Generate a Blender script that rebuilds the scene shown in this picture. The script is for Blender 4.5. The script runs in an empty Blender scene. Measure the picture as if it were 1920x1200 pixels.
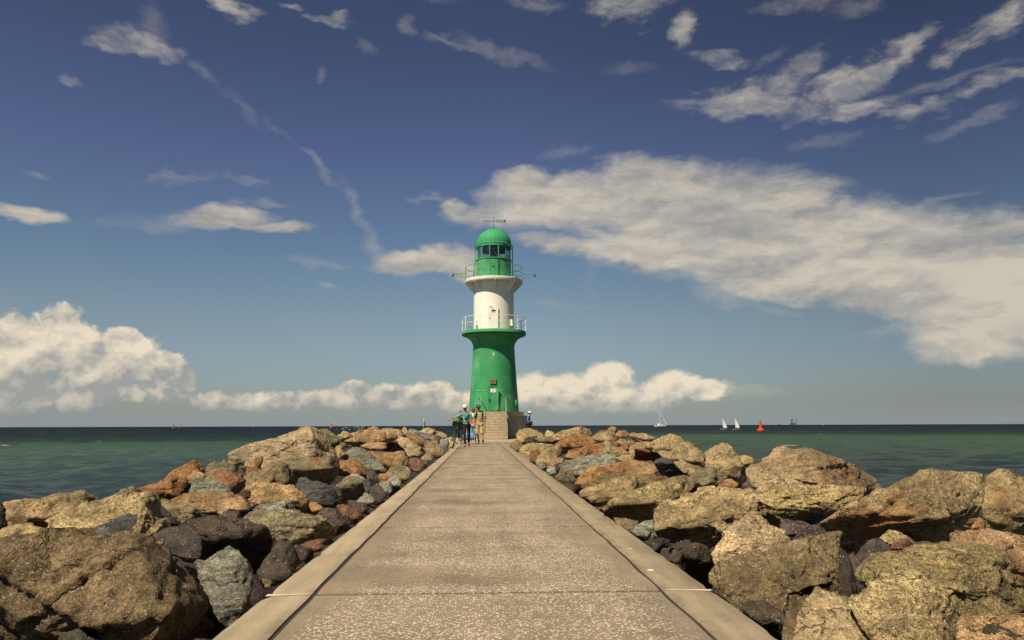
import bpy, bmesh, math, random
import numpy as np
from mathutils import Vector, Matrix, noise as mnoise

random.seed(11)
rng = np.random.default_rng(11)
SC = bpy.context.scene
COL = SC.collection
PI = math.pi

# ------------------------------------------------------------------ camera
F_PX, W_PX, H_PX = 1500.0, 1920.0, 1200.0
CAM = Vector((0.0, 0.0, 0.87))
PITCH = math.atan(198 / F_PX)
YAW = math.atan(60 * math.cos(PITCH) / F_PX)
ROLL = math.radians(0.179)
_f = Vector((math.sin(YAW) * math.cos(PITCH), math.cos(YAW) * math.cos(PITCH), math.sin(PITCH)))
_r = Vector((math.cos(YAW), -math.sin(YAW), 0))
_u = _r.cross(_f)
_up = _u * math.cos(ROLL) + _r * math.sin(ROLL)
_rt = _r * math.cos(ROLL) - _u * math.sin(ROLL)

cam_d = bpy.data.cameras.new("camera")
cam_d.sensor_fit = 'HORIZONTAL'
cam_d.sensor_width = 36.0
cam_d.lens = 36.0 * F_PX / W_PX
cam_d.clip_start = 0.05
cam_d.clip_end = 90000
cam_o = bpy.data.objects.new("camera", cam_d)
COL.objects.link(cam_o)
R3 = Matrix((_rt, _up, -_f)).transposed()
cam_o.matrix_world = Matrix.Translation(CAM) @ R3.to_4x4()
SC.camera = cam_o


def ray(px, py):
    """direction of the sight line through a point of the photograph"""
    return _f * F_PX + _rt * (px - 960.0) - _up * (py - 600.0)


def at_y(px, py, Y):
    d = ray(px, py)
    return CAM + d * ((Y - CAM.y) / d.y)


def at_z(px, py, Z=0.0):
    d = ray(px, py)
    return CAM + d * ((Z - CAM.z) / d.z)


# ------------------------------------------------------------------ tagging
def tag(o, label=None, cat=None, group=None, kind=None):
    if label: o['label'] = label
    if cat: o['category'] = cat
    if group: o['group'] = group
    if kind: o['kind'] = kind
    return o


def empty(name, loc, rz=0.0, label=None, cat=None, group=None):
    o = bpy.data.objects.new(name, None)
    o.empty_display_size = 0.2
    o.location = loc
    o.rotation_euler = (0, 0, rz)
    COL.objects.link(o)
    return tag(o, label, cat, group)


# ------------------------------------------------------------------ mesh builder
class MB:
    def __init__(s):
        s.v, s.f = [], []

    def add(s, vs, fs):
        b = len(s.v)
        s.v += [tuple(p) for p in vs]
        s.f += [tuple(i + b for i in f) for f in fs]
        return s

    def box(s, c, size, rz=0.0, bev=0.0):
        hx, hy, hz = size[0] / 2, size[1] / 2, size[2] / 2
        bm = bmesh.new()
        bmesh.ops.create_cube(bm, size=1)
        for v in bm.verts:
            v.co = Vector((v.co.x * 2 * hx, v.co.y * 2 * hy, v.co.z * 2 * hz))
        if bev > 0:
            bmesh.ops.bevel(bm, geom=bm.edges[:], offset=bev, segments=2, affect='EDGES', profile=.5)
        M = Matrix.Translation(c) @ Matrix.Rotation(rz, 4, 'Z')
        bm.verts.index_update()
        s.add([M @ v.co for v in bm.verts], [[v.index for v in f.verts] for f in bm.faces])
        bm.free()
        return s

    def tube(s, pts, r, n=8, cap=True, closed=False):
        pts = [Vector(p) for p in pts]
        rs = r if isinstance(r, (list, tuple)) else [r] * len(pts)
        N = len(pts)
        rings = []
        prev = None
        for i, p in enumerate(pts):
            if closed:
                t = pts[(i + 1) % N] - pts[i - 1]
            else:
                t = pts[min(i + 1, N - 1)] - pts[max(i - 1, 0)]
            if t.length < 1e-9: t = Vector((0, 0, 1))
            t.normalize()
            if prev is None:
                a = Vector((0, 0, 1)) if abs(t.z) < .9 else Vector((1, 0, 0))
                x = t.cross(a).normalized()
            else:
                x = (prev - t * prev.dot(t))
                x = x.normalized() if x.length > 1e-6 else t.orthogonal().normalized()
            prev = x
            y = t.cross(x)
            rings.append([p + (x * math.cos(2 * PI * k / n) + y * math.sin(2 * PI * k / n)) * rs[i] for k in range(n)])
        vs = [q for rg in rings for q in rg]
        fs = []
        M = N if closed else N - 1
        for i in range(M):
            j = (i + 1) % N
            for k in range(n):
                fs.append((i * n + k, i * n + (k + 1) % n, j * n + (k + 1) % n, j * n + k))
        if cap and not closed:
            fs.append(tuple(reversed(range(n))))
            fs.append(tuple((N - 1) * n + k for k in range(n)))
        return s.add(vs, fs)

    def lathe(s, prof, n=48, c=(0, 0, 0), close=False, a0=0.0, a1=2 * PI):
        """prof: list of (radius, z) from below to above, turned about the vertical through c"""
        full = abs(a1 - a0 - 2 * PI) < 1e-6
        m = n if full else n + 1
        vs = []
        for (r, z) in prof:
            for k in range(m):
                a = a0 + (a1 - a0) * k / n
                vs.append((c[0] + r * math.cos(a), c[1] + r * math.sin(a), c[2] + z))
        fs = []
        P = len(prof)
        for i in range(P if close else P - 1):
            j = (i + 1) % P
            for k in range(n):
                k2 = (k + 1) % m
                fs.append((i * m + k, i * m + k2, j * m + k2, j * m + k))
        return s.add(vs, fs)

    def disc(s, r, z, n=48, c=(0, 0, 0), up=True):
        vs = [(c[0] + r * math.cos(2 * PI * k / n), c[1] + r * math.sin(2 * PI * k / n), c[2] + z) for k in range(n)]
        return s.add(vs, [tuple(range(n)) if up else tuple(reversed(range(n)))])

    def ball(s, c, r, sub=2, sc=(1, 1, 1)):
        bm = bmesh.new()
        bmesh.ops.create_icosphere(bm, subdivisions=sub, radius=1)
        bm.verts.index_update()
        s.add([(c[0] + v.co.x * r * sc[0], c[1] + v.co.y * r * sc[1], c[2] + v.co.z * r * sc[2]) for v in bm.verts],
              [[v.index for v in f.verts] for f in bm.faces])
        bm.free()
        return s

    def prism(s, poly, origin, ax, ay, depth):
        """poly: 2-D outline in the (ax, ay) frame at origin; depth: vector the outline is pushed along"""
        o, ax, ay, dp = Vector(origin), Vector(ax), Vector(ay), Vector(depth)
        a = [o + ax * x + ay * y for x, y in poly]
        b = [p + dp for p in a]
        n = len(poly)
        fs = [tuple(range(n)), tuple(reversed(range(n, 2 * n)))]
        for i in range(n):
            j = (i + 1) % n
            fs.append((i, i + n, j + n, j))
        return s.add(a + b, fs)

    def build(s, name, mat, parent=None, smooth=True, angle=35):
        me = bpy.data.meshes.new(name)
        me.from_pydata(s.v, [], s.f)
        bm = bmesh.new()
        bm.from_mesh(me)
        bmesh.ops.recalc_face_normals(bm, faces=bm.faces[:])
        bm.to_mesh(me)
        bm.free()
        if smooth:
            me.polygons.foreach_set('use_smooth', np.ones(len(me.polygons), dtype=bool))
            me.set_sharp_from_angle(angle=math.radians(angle))
        me.materials.append(mat)
        o = bpy.data.objects.new(name, me)
        COL.objects.link(o)
        if parent: o.parent = parent
        return o


def round_rect(w, h, r, n=5):
    out = []
    for cx, cy, a in ((w / 2 - r, h / 2 - r, 0), (-w / 2 + r, h / 2 - r, 90), (-w / 2 + r, -h / 2 + r, 180), (w / 2 - r, -h / 2 + r, 270)):
        for k in range(n + 1):
            t = math.radians(a + 90 * k / n)
            out.append((cx + r * math.cos(t), cy + r * math.sin(t)))
    return out


# ------------------------------------------------------------------ node helper
class NT:
    def __init__(s, tree):
        s.t = tree

    def n(s, typ, ins=None, **props):
        nd = s.t.nodes.new(typ)
        for k, v in props.items():
            setattr(nd, k, v)
        for k, v in (ins or {}).items():
            s.put(nd.inputs[k], v)
        return nd

    def put(s, sock, v):
        if v is None: return
        if isinstance(v, bpy.types.NodeSocket):
            s.t.links.new(v, sock)
        elif isinstance(v, bpy.types.Node):
            s.t.links.new(v.outputs[0], sock)
        else:
            if hasattr(sock.default_value, '__len__') and len(sock.default_value) == 4 and len(v) == 3:
                v = (*v, 1)
            sock.default_value = v

    def m(s, op, a, b=None, c=None, clamp=False):
        nd = s.t.nodes.new('ShaderNodeMath')
        nd.operation = op
        nd.use_clamp = clamp
        for i, v in enumerate((a, b, c)):
            if v is not None: s.put(nd.inputs[i], v)
        return nd.outputs[0]

    def vm(s, op, a, b=None, scale=None):
        nd = s.t.nodes.new('ShaderNodeVectorMath')
        nd.operation = op
        s.put(nd.inputs[0], a)
        if b is not None: s.put(nd.inputs[1], b)
        if scale is not None: s.put(nd.inputs['Scale'], scale)
        return nd.outputs['Value'] if op in ('DOT_PRODUCT', 'LENGTH', 'DISTANCE') else nd.outputs['Vector']

    def noise(s, vec, scale, detail=3, rough=.55, dist=0.0, col=False, dim='3D', lac=2.0):
        nd = s.n('ShaderNodeTexNoise', noise_dimensions=dim)
        s.put(nd.inputs['Vector'], vec)
        nd.inputs['Scale'].default_value = scale
        nd.inputs['Detail'].default_value = detail
        nd.inputs['Roughness'].default_value = rough
        nd.inputs['Lacunarity'].default_value = lac
        nd.inputs['Distortion'].default_value = dist
        return nd.outputs['Color' if col else 'Fac']

    def vor(s, vec, scale, feature='F1', out='Distance', dim='3D', **ins):
        nd = s.n('ShaderNodeTexVoronoi', voronoi_dimensions=dim, feature=feature)
        s.put(nd.inputs['Vector'], vec)
        nd.inputs['Scale'].default_value = scale
        for k, v in ins.items():
            nd.inputs[k].default_value = v
        return nd.outputs[out]

    def ramp(s, fac, lo, hi, a=0.0, b=1.0, smooth=True):
        nd = s.n('ShaderNodeMapRange', interpolation_type='SMOOTHSTEP' if smooth else 'LINEAR', clamp=True)
        s.put(nd.inputs['Value'], fac)
        for k, v in (('From Min', lo), ('From Max', hi), ('To Min', a), ('To Max', b)):
            s.put(nd.inputs[k], v)
        return nd.outputs['Result']

    def mix(s, fac, a, b, blend='MIX'):
        nd = s.n('ShaderNodeMix', data_type='RGBA', blend_type=blend, clamp_factor=True)
        s.put(nd.inputs['Factor'], fac)
        s.put(nd.inputs['A'] if False else nd.inputs[6], a)
        s.put(nd.inputs[7], b)
        return nd.outputs[2]

    def cramp(s, fac, stops, interp='LINEAR'):
        nd = s.n('ShaderNodeValToRGB')
        s.put(nd.inputs['Fac'], fac)
        cr = nd.color_ramp
        cr.interpolation = interp
        while len(cr.elements) < len(stops): cr.elements.new(.5)
        for e, (p, c) in zip(cr.elements, stops):
            e.position = p
            e.color = (*c, 1)
        return nd.outputs['Color']

    def scale_col(s, col, k):
        return s.vm('SCALE', col, scale=k)


def new_mat(name):
    m = bpy.data.materials.new(name)
    m.use_nodes = True
    t = m.node_tree
    for nd in list(t.nodes): t.nodes.remove(nd)
    g = NT(t)
    out = g.n('ShaderNodeOutputMaterial')
    p = g.n('ShaderNodeBsdfPrincipled')
    t.links.new(p.outputs[0], out.inputs[0])
    return m, g, p, out


def bump(g, p, h, strength=.5, dist=.02):
    b = g.n('ShaderNodeBump', {'Height': h, 'Strength': strength, 'Distance': dist})
    g.put(p.inputs['Normal'], b.outputs[0])


def paint(name, col, rough=.45, wear=.12, metal=0.0, scale=3.0, spec=.5, fade=None):
    """plain coat with slow tone changes and vertical streaks"""
    m, g, p, _ = new_mat(name)
    tc = g.n('ShaderNodeTexCoord').outputs['Object']
    st = g.n('ShaderNodeMapping', {'Vector': tc, 'Scale': (4, 4, .5)}).outputs[0]
    a = g.noise(tc, scale, 4, .6)
    b = g.noise(st, scale * 1.5, 4, .6)
    k = g.m('ADD', g.ramp(a, .3, .7, 1 - wear, 1 + wear), g.ramp(b, .3, .75, -wear * .6, wear * .6))
    if fade:
        fm = g.m('MULTIPLY', g.ramp(g.noise(tc, .55, 5, .6), .45, .66), .8)
        col = g.mix(fm, col, fade)
    g.put(p.inputs['Base Color'], g.scale_col(col, k))
    p.inputs['Roughness'].default_value = rough
    p.inputs['Metallic'].default_value = metal
    p.inputs['Specular IOR Level'].default_value = spec
    return m
EXPO = .25
KE = 2 ** -EXPO
SKY_TINT = [(p, tuple(c * KE for c in q)) for p, q in ((0.0, (.56, .59, .66)), (.06, (.60, .61, .64)), (.13, (.67, .66, .67)), (.21, (.73, .69, .635)), (.32, (.65, .66, .64)), (.53, (.58, .52, .61)), (.73, (.475, .415, .475)), (1.0, (.42, .36, .42)))]
ST_DARK, ST_LIT = tuple(c * KE for c in (.33, .325, .315)), tuple(c * KE for c in (.62, .56, .46))
CU_DARK, CU_LIT = tuple(c * KE for c in (.345, .35, .34)), tuple(c * KE for c in (.84, .73, .56))
VEIL = tuple(c * KE for c in (.295, .345, .362))
# ------------------------------------------------------------------ light
SUN_AZ = math.radians(40)      # left of straight behind the viewer
SUN_EL = math.radians(52)
sun_dir = Vector((-math.sin(SUN_AZ) * math.cos(SUN_EL), -math.cos(SUN_AZ) * math.cos(SUN_EL), math.sin(SUN_EL)))
sd = bpy.data.lights.new("sun", 'SUN')
sd.energy = 5.0
sd.angle = math.radians(.53)
sd.color = (1.0, .88, .69)
so = bpy.data.objects.new("sun", sd)
so.rotation_euler = sun_dir.to_track_quat('Z', 'Y').to_euler()
COL.objects.link(so)

# ------------------------------------------------------------------ world
w = bpy.data.worlds.new("World")
SC.world = w
w.use_nodes = True
wt = w.node_tree
for nd in list(wt.nodes): wt.nodes.remove(nd)
g = NT(wt)
STR = .1
sky = g.n('ShaderNodeTexSky', sky_type='NISHITA', sun_disc=False)
sky.sun_elevation = SUN_EL
sky.sun_rotation = math.atan2(sun_dir.x, sun_dir.y) % (2 * PI)
sky.altitude = 0
sky.air_density = 1.0
sky.dust_density = .6
sky.ozone_density = 3.0
D = g.n('ShaderNodeTexCoord').outputs['Generated']
sx = g.n('ShaderNodeSeparateXYZ', {0: D})
EL = g.m('ARCSINE', sx.outputs[2])
AZ = g.m('ARCTAN2', sx.outputs[0], sx.outputs[1])
P = g.n('ShaderNodeCombineXYZ', {0: AZ, 1: EL}).outputs[0]


def azel(px, py):
    d = ray(px, py).normalized()
    return math.atan2(d.x, d.y), math.asin(d.z)


def blobs(vec, lst):
    """smooth union of tilted ellipses given in the sky by azimuth and height; 0 in the middle, 1 on the rim"""
    acc = None
    for b in lst:
        cx, cy, rx, ry = b[:4]
        rot = math.radians(b[4]) if len(b) > 4 else 0
        wt_ = b[5] if len(b) > 5 else 1
        c = azel(cx, cy)
        ca, sa = math.cos(rot), math.sin(rot)
        e = azel(cx + ca * 10, cy + sa * 10)
        h = azel(cx - sa * 10, cy + ca * 10)
        A = Vector((e[0] - c[0], e[1] - c[1], 0)) / 10
        B = Vector((h[0] - c[0], h[1] - c[1], 0)) / 10
        A = A / A.length_squared / rx
        B = B / B.length_squared / ry
        dv = g.vm('SUBTRACT', vec, (c[0], c[1], 0))
        u_ = g.vm('DOT_PRODUCT', dv, tuple(A))
        v_ = g.vm('DOT_PRODUCT', dv, tuple(B))
        q = g.m('MULTIPLY_ADD', v_, v_, g.m('MULTIPLY', u_, u_))
        if wt_ < 1: q = g.m('ADD', q, 1 - wt_)
        acc = q if acc is None else g.m('SMOOTH_MIN', acc, q, .35)
    return acc


CU = [(-30, 685, 145, 116), (100, 640, 112, 80), (118, 602, 66, 48), (205, 680, 115, 74), (230, 640, 50, 34), (30, 622, 80, 48),
      (315, 708, 66, 54), (345, 722, 36, 38), (120, 735, 240, 42),
      (400, 748, 66, 24), (480, 752, 90, 24), (570, 752, 90, 24), (655, 744, 70, 28), (668, 726, 34, 18), (730, 745, 80, 27),
      (795, 740, 62, 30), (826, 728, 32, 20), (862, 752, 50, 26),
      (985, 728, 70, 42), (1060, 738, 85, 46), (1140, 718, 70, 46), (1148, 700, 48, 30), (1210, 742, 105, 34), (1270, 714, 60, 27),
      (1318, 728, 80, 26), (1120, 760, 170, 22)]
ST = [(985, 345, 58, 30), (1060, 358, 120, 32), (1100, 380, 180, 50), (1230, 350, 125, 48), (1320, 378, 220, 66), (1400, 445, 300, 72), (1300, 470, 220, 44, 9),
      (1500, 505, 200, 56, -8), (1450, 400, 125, 52), (1620, 440, 210, 58, 5), (1750, 470, 200, 72, 5), (1880, 530, 200, 110), (1810, 600, 120, 64),
      (1840, 645, 90, 30), (1640, 525, 130, 62, 18), (1890, 428, 130, 18, 3), (850, 390, 30, 18, 20, .8), (900, 405, 76, 16, 0, .8), (1010, 405, 140, 30), (1150, 472, 200, 22, 6, .75),
      (1390, 190, 112, 34), (1470, 152, 84, 28, -25), (1590, 155, 130, 34, -22), (1690, 105, 90, 18, -35), (1610, 208, 80, 20), (1700, 217, 100, 18, 6, .85),
      (1790, 192, 130, 22, -18, .75), (1870, 30, 100, 34, -35), (1805, 82, 56, 22, -35), (1170, 10, 88, 42), (1285, 50, 38, 24, -50), (1345, 107, 56, 17, 5, .9),
      (272, 83, 76, 27), (210, 94, 54, 14), (432, 6, 60, 18), (604, 30, 44, 15), (540, 3, 28, 12), (430, 408, 88, 25), (500, 426, 80, 11),
      (60, 396, 72, 15, 8), (790, 490, 90, 19), (842, 482, 52, 27), (880, 502, 50, 20)]
CI = [(1405, 738, 90, 13), (1640, 540, 120, 40, 25), (1780, 372, 60, 8, -10), (1530, 345, 60, 8), (1500, 5, 90, 16), (1600, 14, 50, 16), (1890, 150, 60, 9, 15), (1730, 168, 180, 12, -8), (1300, 192, 60, 9),
      (1820, 235, 90, 14, -18), (1560, 260, 90, 16, 0, .8), (1180, 130, 60, 20, 0, .6), (1440, 110, 60, 14, -20, .8),
      (320, 415, 130, 20), (325, 328, 76, 14, -5), (460, 338, 52, 9, 8), (500, 376, 50, 9), (440, 372, 30, 8), (290, 40, 60, 30, 60, .7),
      (392, 145, 95, 14, 50, .45), (450, 205, 75, 15, 42, .5), (520, 242, 65, 13, 28, .4), (602, 318, 55, 10, 42), (655, 365, 40, 13, 55),
      (682, 415, 50, 15, 62), (705, 452, 50, 15, 60), (735, 484, 60, 18, 30), (850, 80, 66, 11, 10), (940, 98, 95, 16, 14), (1055, 283, 58, 13), (835, 2, 54, 12),
      (1150, 300, 44, 8), (795, 365, 46, 9, -6), (1000, 8, 60, 13), (610, 485, 70, 10), (612, 528, 16, 7), (1640, 622, 52, 7, -25), (70, 320, 32, 8, 5), (130, 150, 30, 8),
      (760, 45, 30, 14, 20, .8), (690, 85, 30, 16, 30, .7), (600, 145, 16, 10, -50, .7), (1100, 530, 14, 50, 10, .6), (1060, 570, 80, 12, 8, .7), (1420, 580, 90, 12, 8, .7)]

# --- sky gradient: Nishita under a height tint (deep blue above, grey-blue at the sea)
tint = g.cramp(g.m('DIVIDE', EL, .62, clamp=True), SKY_TINT)
base = g.scale_col(g.mix(1.0, sky.outputs[0], tint, 'MULTIPLY'), g.ramp(AZ, .04, .53, 1.0, .66, smooth=False))

# --- thin wisps and an old drifting contrail
civ = g.n('ShaderNodeMapping', {'Vector': P, 'Rotation': (0, 0, math.radians(10)), 'Scale': (1.0, 1.9, 1)}).outputs[0]
wpn = g.noise(civ, 9, 4, .65, col=True)
wc = g.vm('SCALE', g.vm('SUBTRACT', wpn, (.5, .5, .5)), scale=.055)
Pw = g.vm('ADD', P, wc)
qi = blobs(Pw, CI)
ni = g.noise(g.vm('ADD', civ, wc), 22, 9, .72, .4)
Di = g.m('ADD', g.m('SUBTRACT', 1, qi), g.m('MULTIPLY', g.m('SUBTRACT', ni, .53), 3.4))
Ai = g.m('MULTIPLY', g.ramp(Di, -.5, 2.6), .36)
col = g.mix(Ai, base, tuple(c / STR for c in ST_LIT))

# --- soft high bank
stv = g.n('ShaderNodeMapping', {'Vector': P, 'Rotation': (0, 0, math.radians(6)), 'Scale': (1.0, 2.1, 1)}).outputs[0]
qs = blobs(g.vm('ADD', P, g.vm('SCALE', wc, scale=.8)), [b for b in ST if b[1] > 290])
qu = blobs(g.vm('ADD', P, g.vm('SCALE', wc, scale=1.2)), [b for b in ST if b[1] <= 290])
stw = g.vm('ADD', stv, wc)
ns = g.noise(g.vm('ADD', stw, (3.1, .7, 0)), 11, 12, .66, .2)
ns2 = g.noise(g.vm('ADD', stw, (3.1 - .008, .7 + .022, 0)), 11, 7, .62, .2)
core = g.m('SUBTRACT', 1, qs)
Ds = g.m('ADD', g.m('MULTIPLY_ADD', core, 1.15, .18), g.m('MULTIPLY', g.m('SUBTRACT', ns, .50), 2.5))
As = g.m('MULTIPLY', g.ramp(Ds, -.6, 1.2), .95)
nu = g.noise(g.vm('ADD', stw, (7.3, 2.2, 0)), 17, 12, .70, .3)
Du = g.m('ADD', g.m('SUBTRACT', 1, qu), g.m('MULTIPLY', g.m('SUBTRACT', nu, .50), 4.6))
Au = g.m('MULTIPLY', g.ramp(Du, -.45, 2.1), .84)
As = g.m('MAXIMUM', As, Au)
ts = g.m('ADD', g.m('MULTIPLY', g.m('SUBTRACT', ns, ns2), 1.9), g.m('ADD', g.ramp(g.noise(g.vm('MULTIPLY', stw, (1, 1.9, 1)), 6, 7, .6), .34, .66, .12, .98), g.m('MULTIPLY', g.ramp(AZ, .40, .52), g.ramp(EL, .20, .14, 0, .3))))
cs = g.mix(g.m('MULTIPLY', ts, 1, clamp=True), ST_DARK, ST_LIT)
col = g.mix(As, col, g.scale_col(cs, 1 / STR))

# --- low cumulus
Pz = g.vm('MULTIPLY', P, (1, 1.2, 1))
wn = g.vm('SCALE', g.vm('SUBTRACT', g.noise(Pz, 34, 4, .6, col=True), (.5, .5, .5)), scale=.020)


def puff(vec, det):
    v1 = g.vm('ADD', vec, wn)
    a = g.vor(v1, 21, 'SMOOTH_F1', dim='2D', Smoothness=.55, Detail=det, Roughness=.52, Lacunarity=2.4)
    b = g.noise(v1, 9, 6, .55, dim='2D')
    return g.m('ADD', g.m('MULTIPLY', a, -.80), g.m('MULTIPLY', b, 1.3))


p0 = puff(Pz, 3.0)
p1 = puff(g.vm('ADD', Pz, (-.007, .012, 0)), 2.0)
qc = blobs(g.vm('ADD', P, g.vm('SCALE', wn, scale=.7)), CU)
Dc = g.m('ADD', g.m('SUBTRACT', 1, qc), g.m('MULTIPLY', g.m('SUBTRACT', p0, .38), g.ramp(AZ, -.31, -.22, .85, .62)))
Ac = g.ramp(Dc, -.08, g.ramp(AZ, -.30, -.24, .24, .55))
e_base = azel(500, 781)[1]
Ac = g.m('MULTIPLY', Ac, g.ramp(EL, e_base - .008, e_base + .024))
topz = g.ramp(AZ, -.36, -.27, azel(100, 585)[1] - e_base, azel(600, 690)[1] - e_base)
rel = g.m('DIVIDE', g.m('SUBTRACT', EL, e_base), topz, clamp=True)
tcu = g.m('ADD', g.m('MULTIPLY', g.m('SUBTRACT', p0, p1), 1.25), g.m('MULTIPLY_ADD', rel, .72, .06))
tcu = g.m('ADD', tcu, g.m('MULTIPLY', g.m('SUBTRACT', g.noise(Pz, 9, 4, .55), .47), .9))
tcu = g.m('ADD', tcu, g.ramp(AZ, -.10, .04, 0, .36))
cc = g.mix(g.m('MULTIPLY', tcu, 1, clamp=True), CU_DARK, CU_LIT)
col = g.mix(g.m('MULTIPLY', Ac, .96), col, g.scale_col(cc, 1 / STR))
# --- pale veil of far cloud right above the sea
veil = g.m('MULTIPLY', g.ramp(EL, .036, .0), .66)
col = g.mix(veil, col, tuple(c / STR for c in VEIL))
bg = g.n('ShaderNodeBackground', {'Color': col, 'Strength': STR})
wo = g.n('ShaderNodeOutputWorld')
wt.links.new(bg.outputs[0], wo.inputs[0])
w.cycles.sampling_method = 'MANUAL'
w.cycles.sample_map_resolution = 512

# ------------------------------------------------------------------ materials
def mat_rock(name, grain=1.0, strata=0.0, rough=.85, spec=.25, bumpk=1.0):
    m, g, p, _ = new_mat(name)
    oi = g.n('ShaderNodeObjectInfo')
    tc = g.n('ShaderNodeTexCoord').outputs['Object']
    rnd = oi.outputs['Random']
    v = g.vm('ADD', tc, g.vm('SCALE', (13.1, 7.7, 29.3), scale=rnd))
    tone, rust = oi.outputs['Color'], oi.outputs['Alpha']
    big = g.noise(v, 1.7, 4, .6)
    med = g.noise(v, 7, 6, .68)
    fine = g.noise(v, 38, 4, .7)
    gr = g.noise(v, 130, 2, .6)
    k = g.m('MULTIPLY', g.ramp(big, .32, .68, .62, 1.25), g.ramp(med, .3, .72, .60, 1.30))
    gs_ = g.m('MULTIPLY_ADD', g.m('FRACT', g.m('MULTIPLY', rnd, 7.3)), .6, .55)
    k = g.m('MULTIPLY', k, g.m('MULTIPLY_ADD', g.ramp(fine, .36, .64, -.42 * grain, .36 * grain), gs_, 1))
    k = g.m('MULTIPLY', k, g.m('MULTIPLY_ADD', g.ramp(gr, .38, .64, -.42 * grain, .40 * grain), gs_, 1))
    if strata:
        sv = g.n('ShaderNodeMapping', {'Vector': v, 'Rotation': (.5, .35, .2), 'Scale': (1.2, 1.2, 9)}).outputs[0]
        sn = g.noise(sv, 3.2, 6, .65, .4)
        k = g.m('MULTIPLY', k, g.ramp(sn, .32, .66, 1 - .5 * strata, 1 + .45 * strata))
    col = g.scale_col(tone, k)
    # rusty stain patches
    th = g.m('SUBTRACT', .80, g.m('MULTIPLY', rust, .52))
    rm = g.noise(g.vm('ADD', v, (5, 2, 9)), 1.9, 6, .62)
    rmask = g.m('MULTIPLY', g.ramp(rm, th, g.m('ADD', th, .12)), g.ramp(fine, .3, .6, .55, .95))
    rc = g.mix(g.ramp(med, .4, .6), (.17, .075, .028), (.34, .19, .078))
    col = g.mix(rmask, col, g.scale_col(rc, g.ramp(gr, .35, .65, .7, 1.2)))
    # dark crust blotches
    dm = g.ramp(g.noise(g.vm('ADD', v, (1, 8, 3)), 3.3, 7, .7), .56, .66)
    col = g.mix(g.m('MULTIPLY', dm, .55), col, g.scale_col(col, .38))
    # hairline fractures
    cn = g.noise(g.vm('ADD', v, (4, 4, 1)), 1.6, 5, .62, .6)
    ck = g.m('MULTIPLY', g.ramp(g.m('ABSOLUTE', g.m('SUBTRACT', cn, .5)), .0, .011, 1, 0), g.ramp(big, .42, .58))
    col = g.mix(g.m('MULTIPLY', ck, .6), col, g.scale_col(col, .25))
    # pale lichen and grit flecks
    fl = g.ramp(g.vor(v, 55, 'F1'), .16, .10)
    flm = g.m('MULTIPLY', fl, g.ramp(g.noise(v, 9, 2, .5), .5, .62, 0, .65))
    col = g.mix(flm, col, g.scale_col(col, 2.1))
    mc = g.n('ShaderNodeTexVoronoi', {'Vector': v, 'Scale': 75.0}, feature='F1')
    mr = g.n('ShaderNodeSeparateColor', {0: mc.outputs['Color']})
    mica = g.m('MULTIPLY', g.ramp(mc.outputs['Distance'], .34, .22), g.ramp(mr.outputs[0], .93, .96))
    col = g.mix(g.m('MULTIPLY', mica, .75), col, (.80, .74, .62))
    g.put(p.inputs['Base Color'], col)
    g.put(p.inputs['Roughness'], g.ramp(med, .3, .7, rough - .12, min(rough + .12, 1)))
    p.inputs['Specular IOR Level'].default_value = spec
    h = g.m('ADD', g.m('MULTIPLY', med, 1.0), g.m('MULTIPLY', fine, .42))
    h = g.m('ADD', h, g.m('MULTIPLY', gr, .10))
    h = g.m('SUBTRACT', h, g.m('MULTIPLY', ck, .45))
    if strata: h = g.m('ADD', h, g.m('MULTIPLY', sn, 1.0 * strata))
    bump(g, p, h, .9, .05 * bumpk)
    return m


M = {}
M['granite'] = mat_rock('granite', 1.0, 0, .88, .2, 1.0)
M['schist'] = mat_rock('schist', .8, .9, .7, .4, 1.0)
M['wet'] = mat_rock('dark_basalt', .6, .25, .62, .22, .9)

# paving: exposed aggregate
m, g, p, _ = new_mat('exposed_aggregate')
geo = g.n('ShaderNodeNewGeometry').outputs['Position']
sp = g.n('ShaderNodeSeparateXYZ', {0: geo})
big = g.noise(geo, .9, 5, .65)
wear = g.noise(g.n('ShaderNodeMapping', {'Vector': geo, 'Scale': (.35, 1.6, 1)}).outputs[0], 1.1, 6, .65)
xc = g.m('ABSOLUTE', g.m('SUBTRACT', sp.outputs[0], .06))
edge = g.ramp(g.m('ADD', xc, g.m('MULTIPLY', g.m('SUBTRACT', big, .5), .5)), .62, .90, 1, .12)
expo = g.m('MULTIPLY', edge, g.ramp(wear, .36, .58, .30, 1))
cell = g.n('ShaderNodeTexVoronoi', {'Vector': geo, 'Scale': 70.0, 'Randomness': 1.0}, feature='F1')
cr = g.n('ShaderNodeSeparateColor', {0: cell.outputs['Color']})
stone = g.m('MULTIPLY', g.ramp(cell.outputs['Distance'], .56, .34), g.ramp(cr.outputs[0], g.m('SUBTRACT', .86, g.m('MULTIPLY', expo, .66)), g.m('SUBTRACT', .96, g.m('MULTIPLY', expo, .6)), 0, 1))
bc = g.scale_col((.255, .20, .135), g.m('MULTIPLY', g.ramp(big, .3, .7, .80, 1.16), g.ramp(g.noise(geo, 190, 3, .7), .3, .7, .62, 1.35)))
bc = g.mix(g.m('MULTIPLY', g.ramp(wear, .40, .70), .16), bc, (.36, .30, .21))
pc = g.mix(cr.outputs[1], (.72, .63, .47), (.46, .385, .28))
col = g.mix(g.m('MULTIPLY', stone, g.ramp(expo, .1, .8, .25, 1)), bc, pc)
stn = g.m('MULTIPLY', g.ramp(g.noise(geo, 2.3, 6, .7), .58, .72, 1, .74), g.ramp(g.noise(g.n('ShaderNodeMapping', {'Vector': geo, 'Scale': (1.6, .22, 1)}).outputs[0], 2.2, 5, .65), .34, .62, .86, 1.06))
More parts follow.
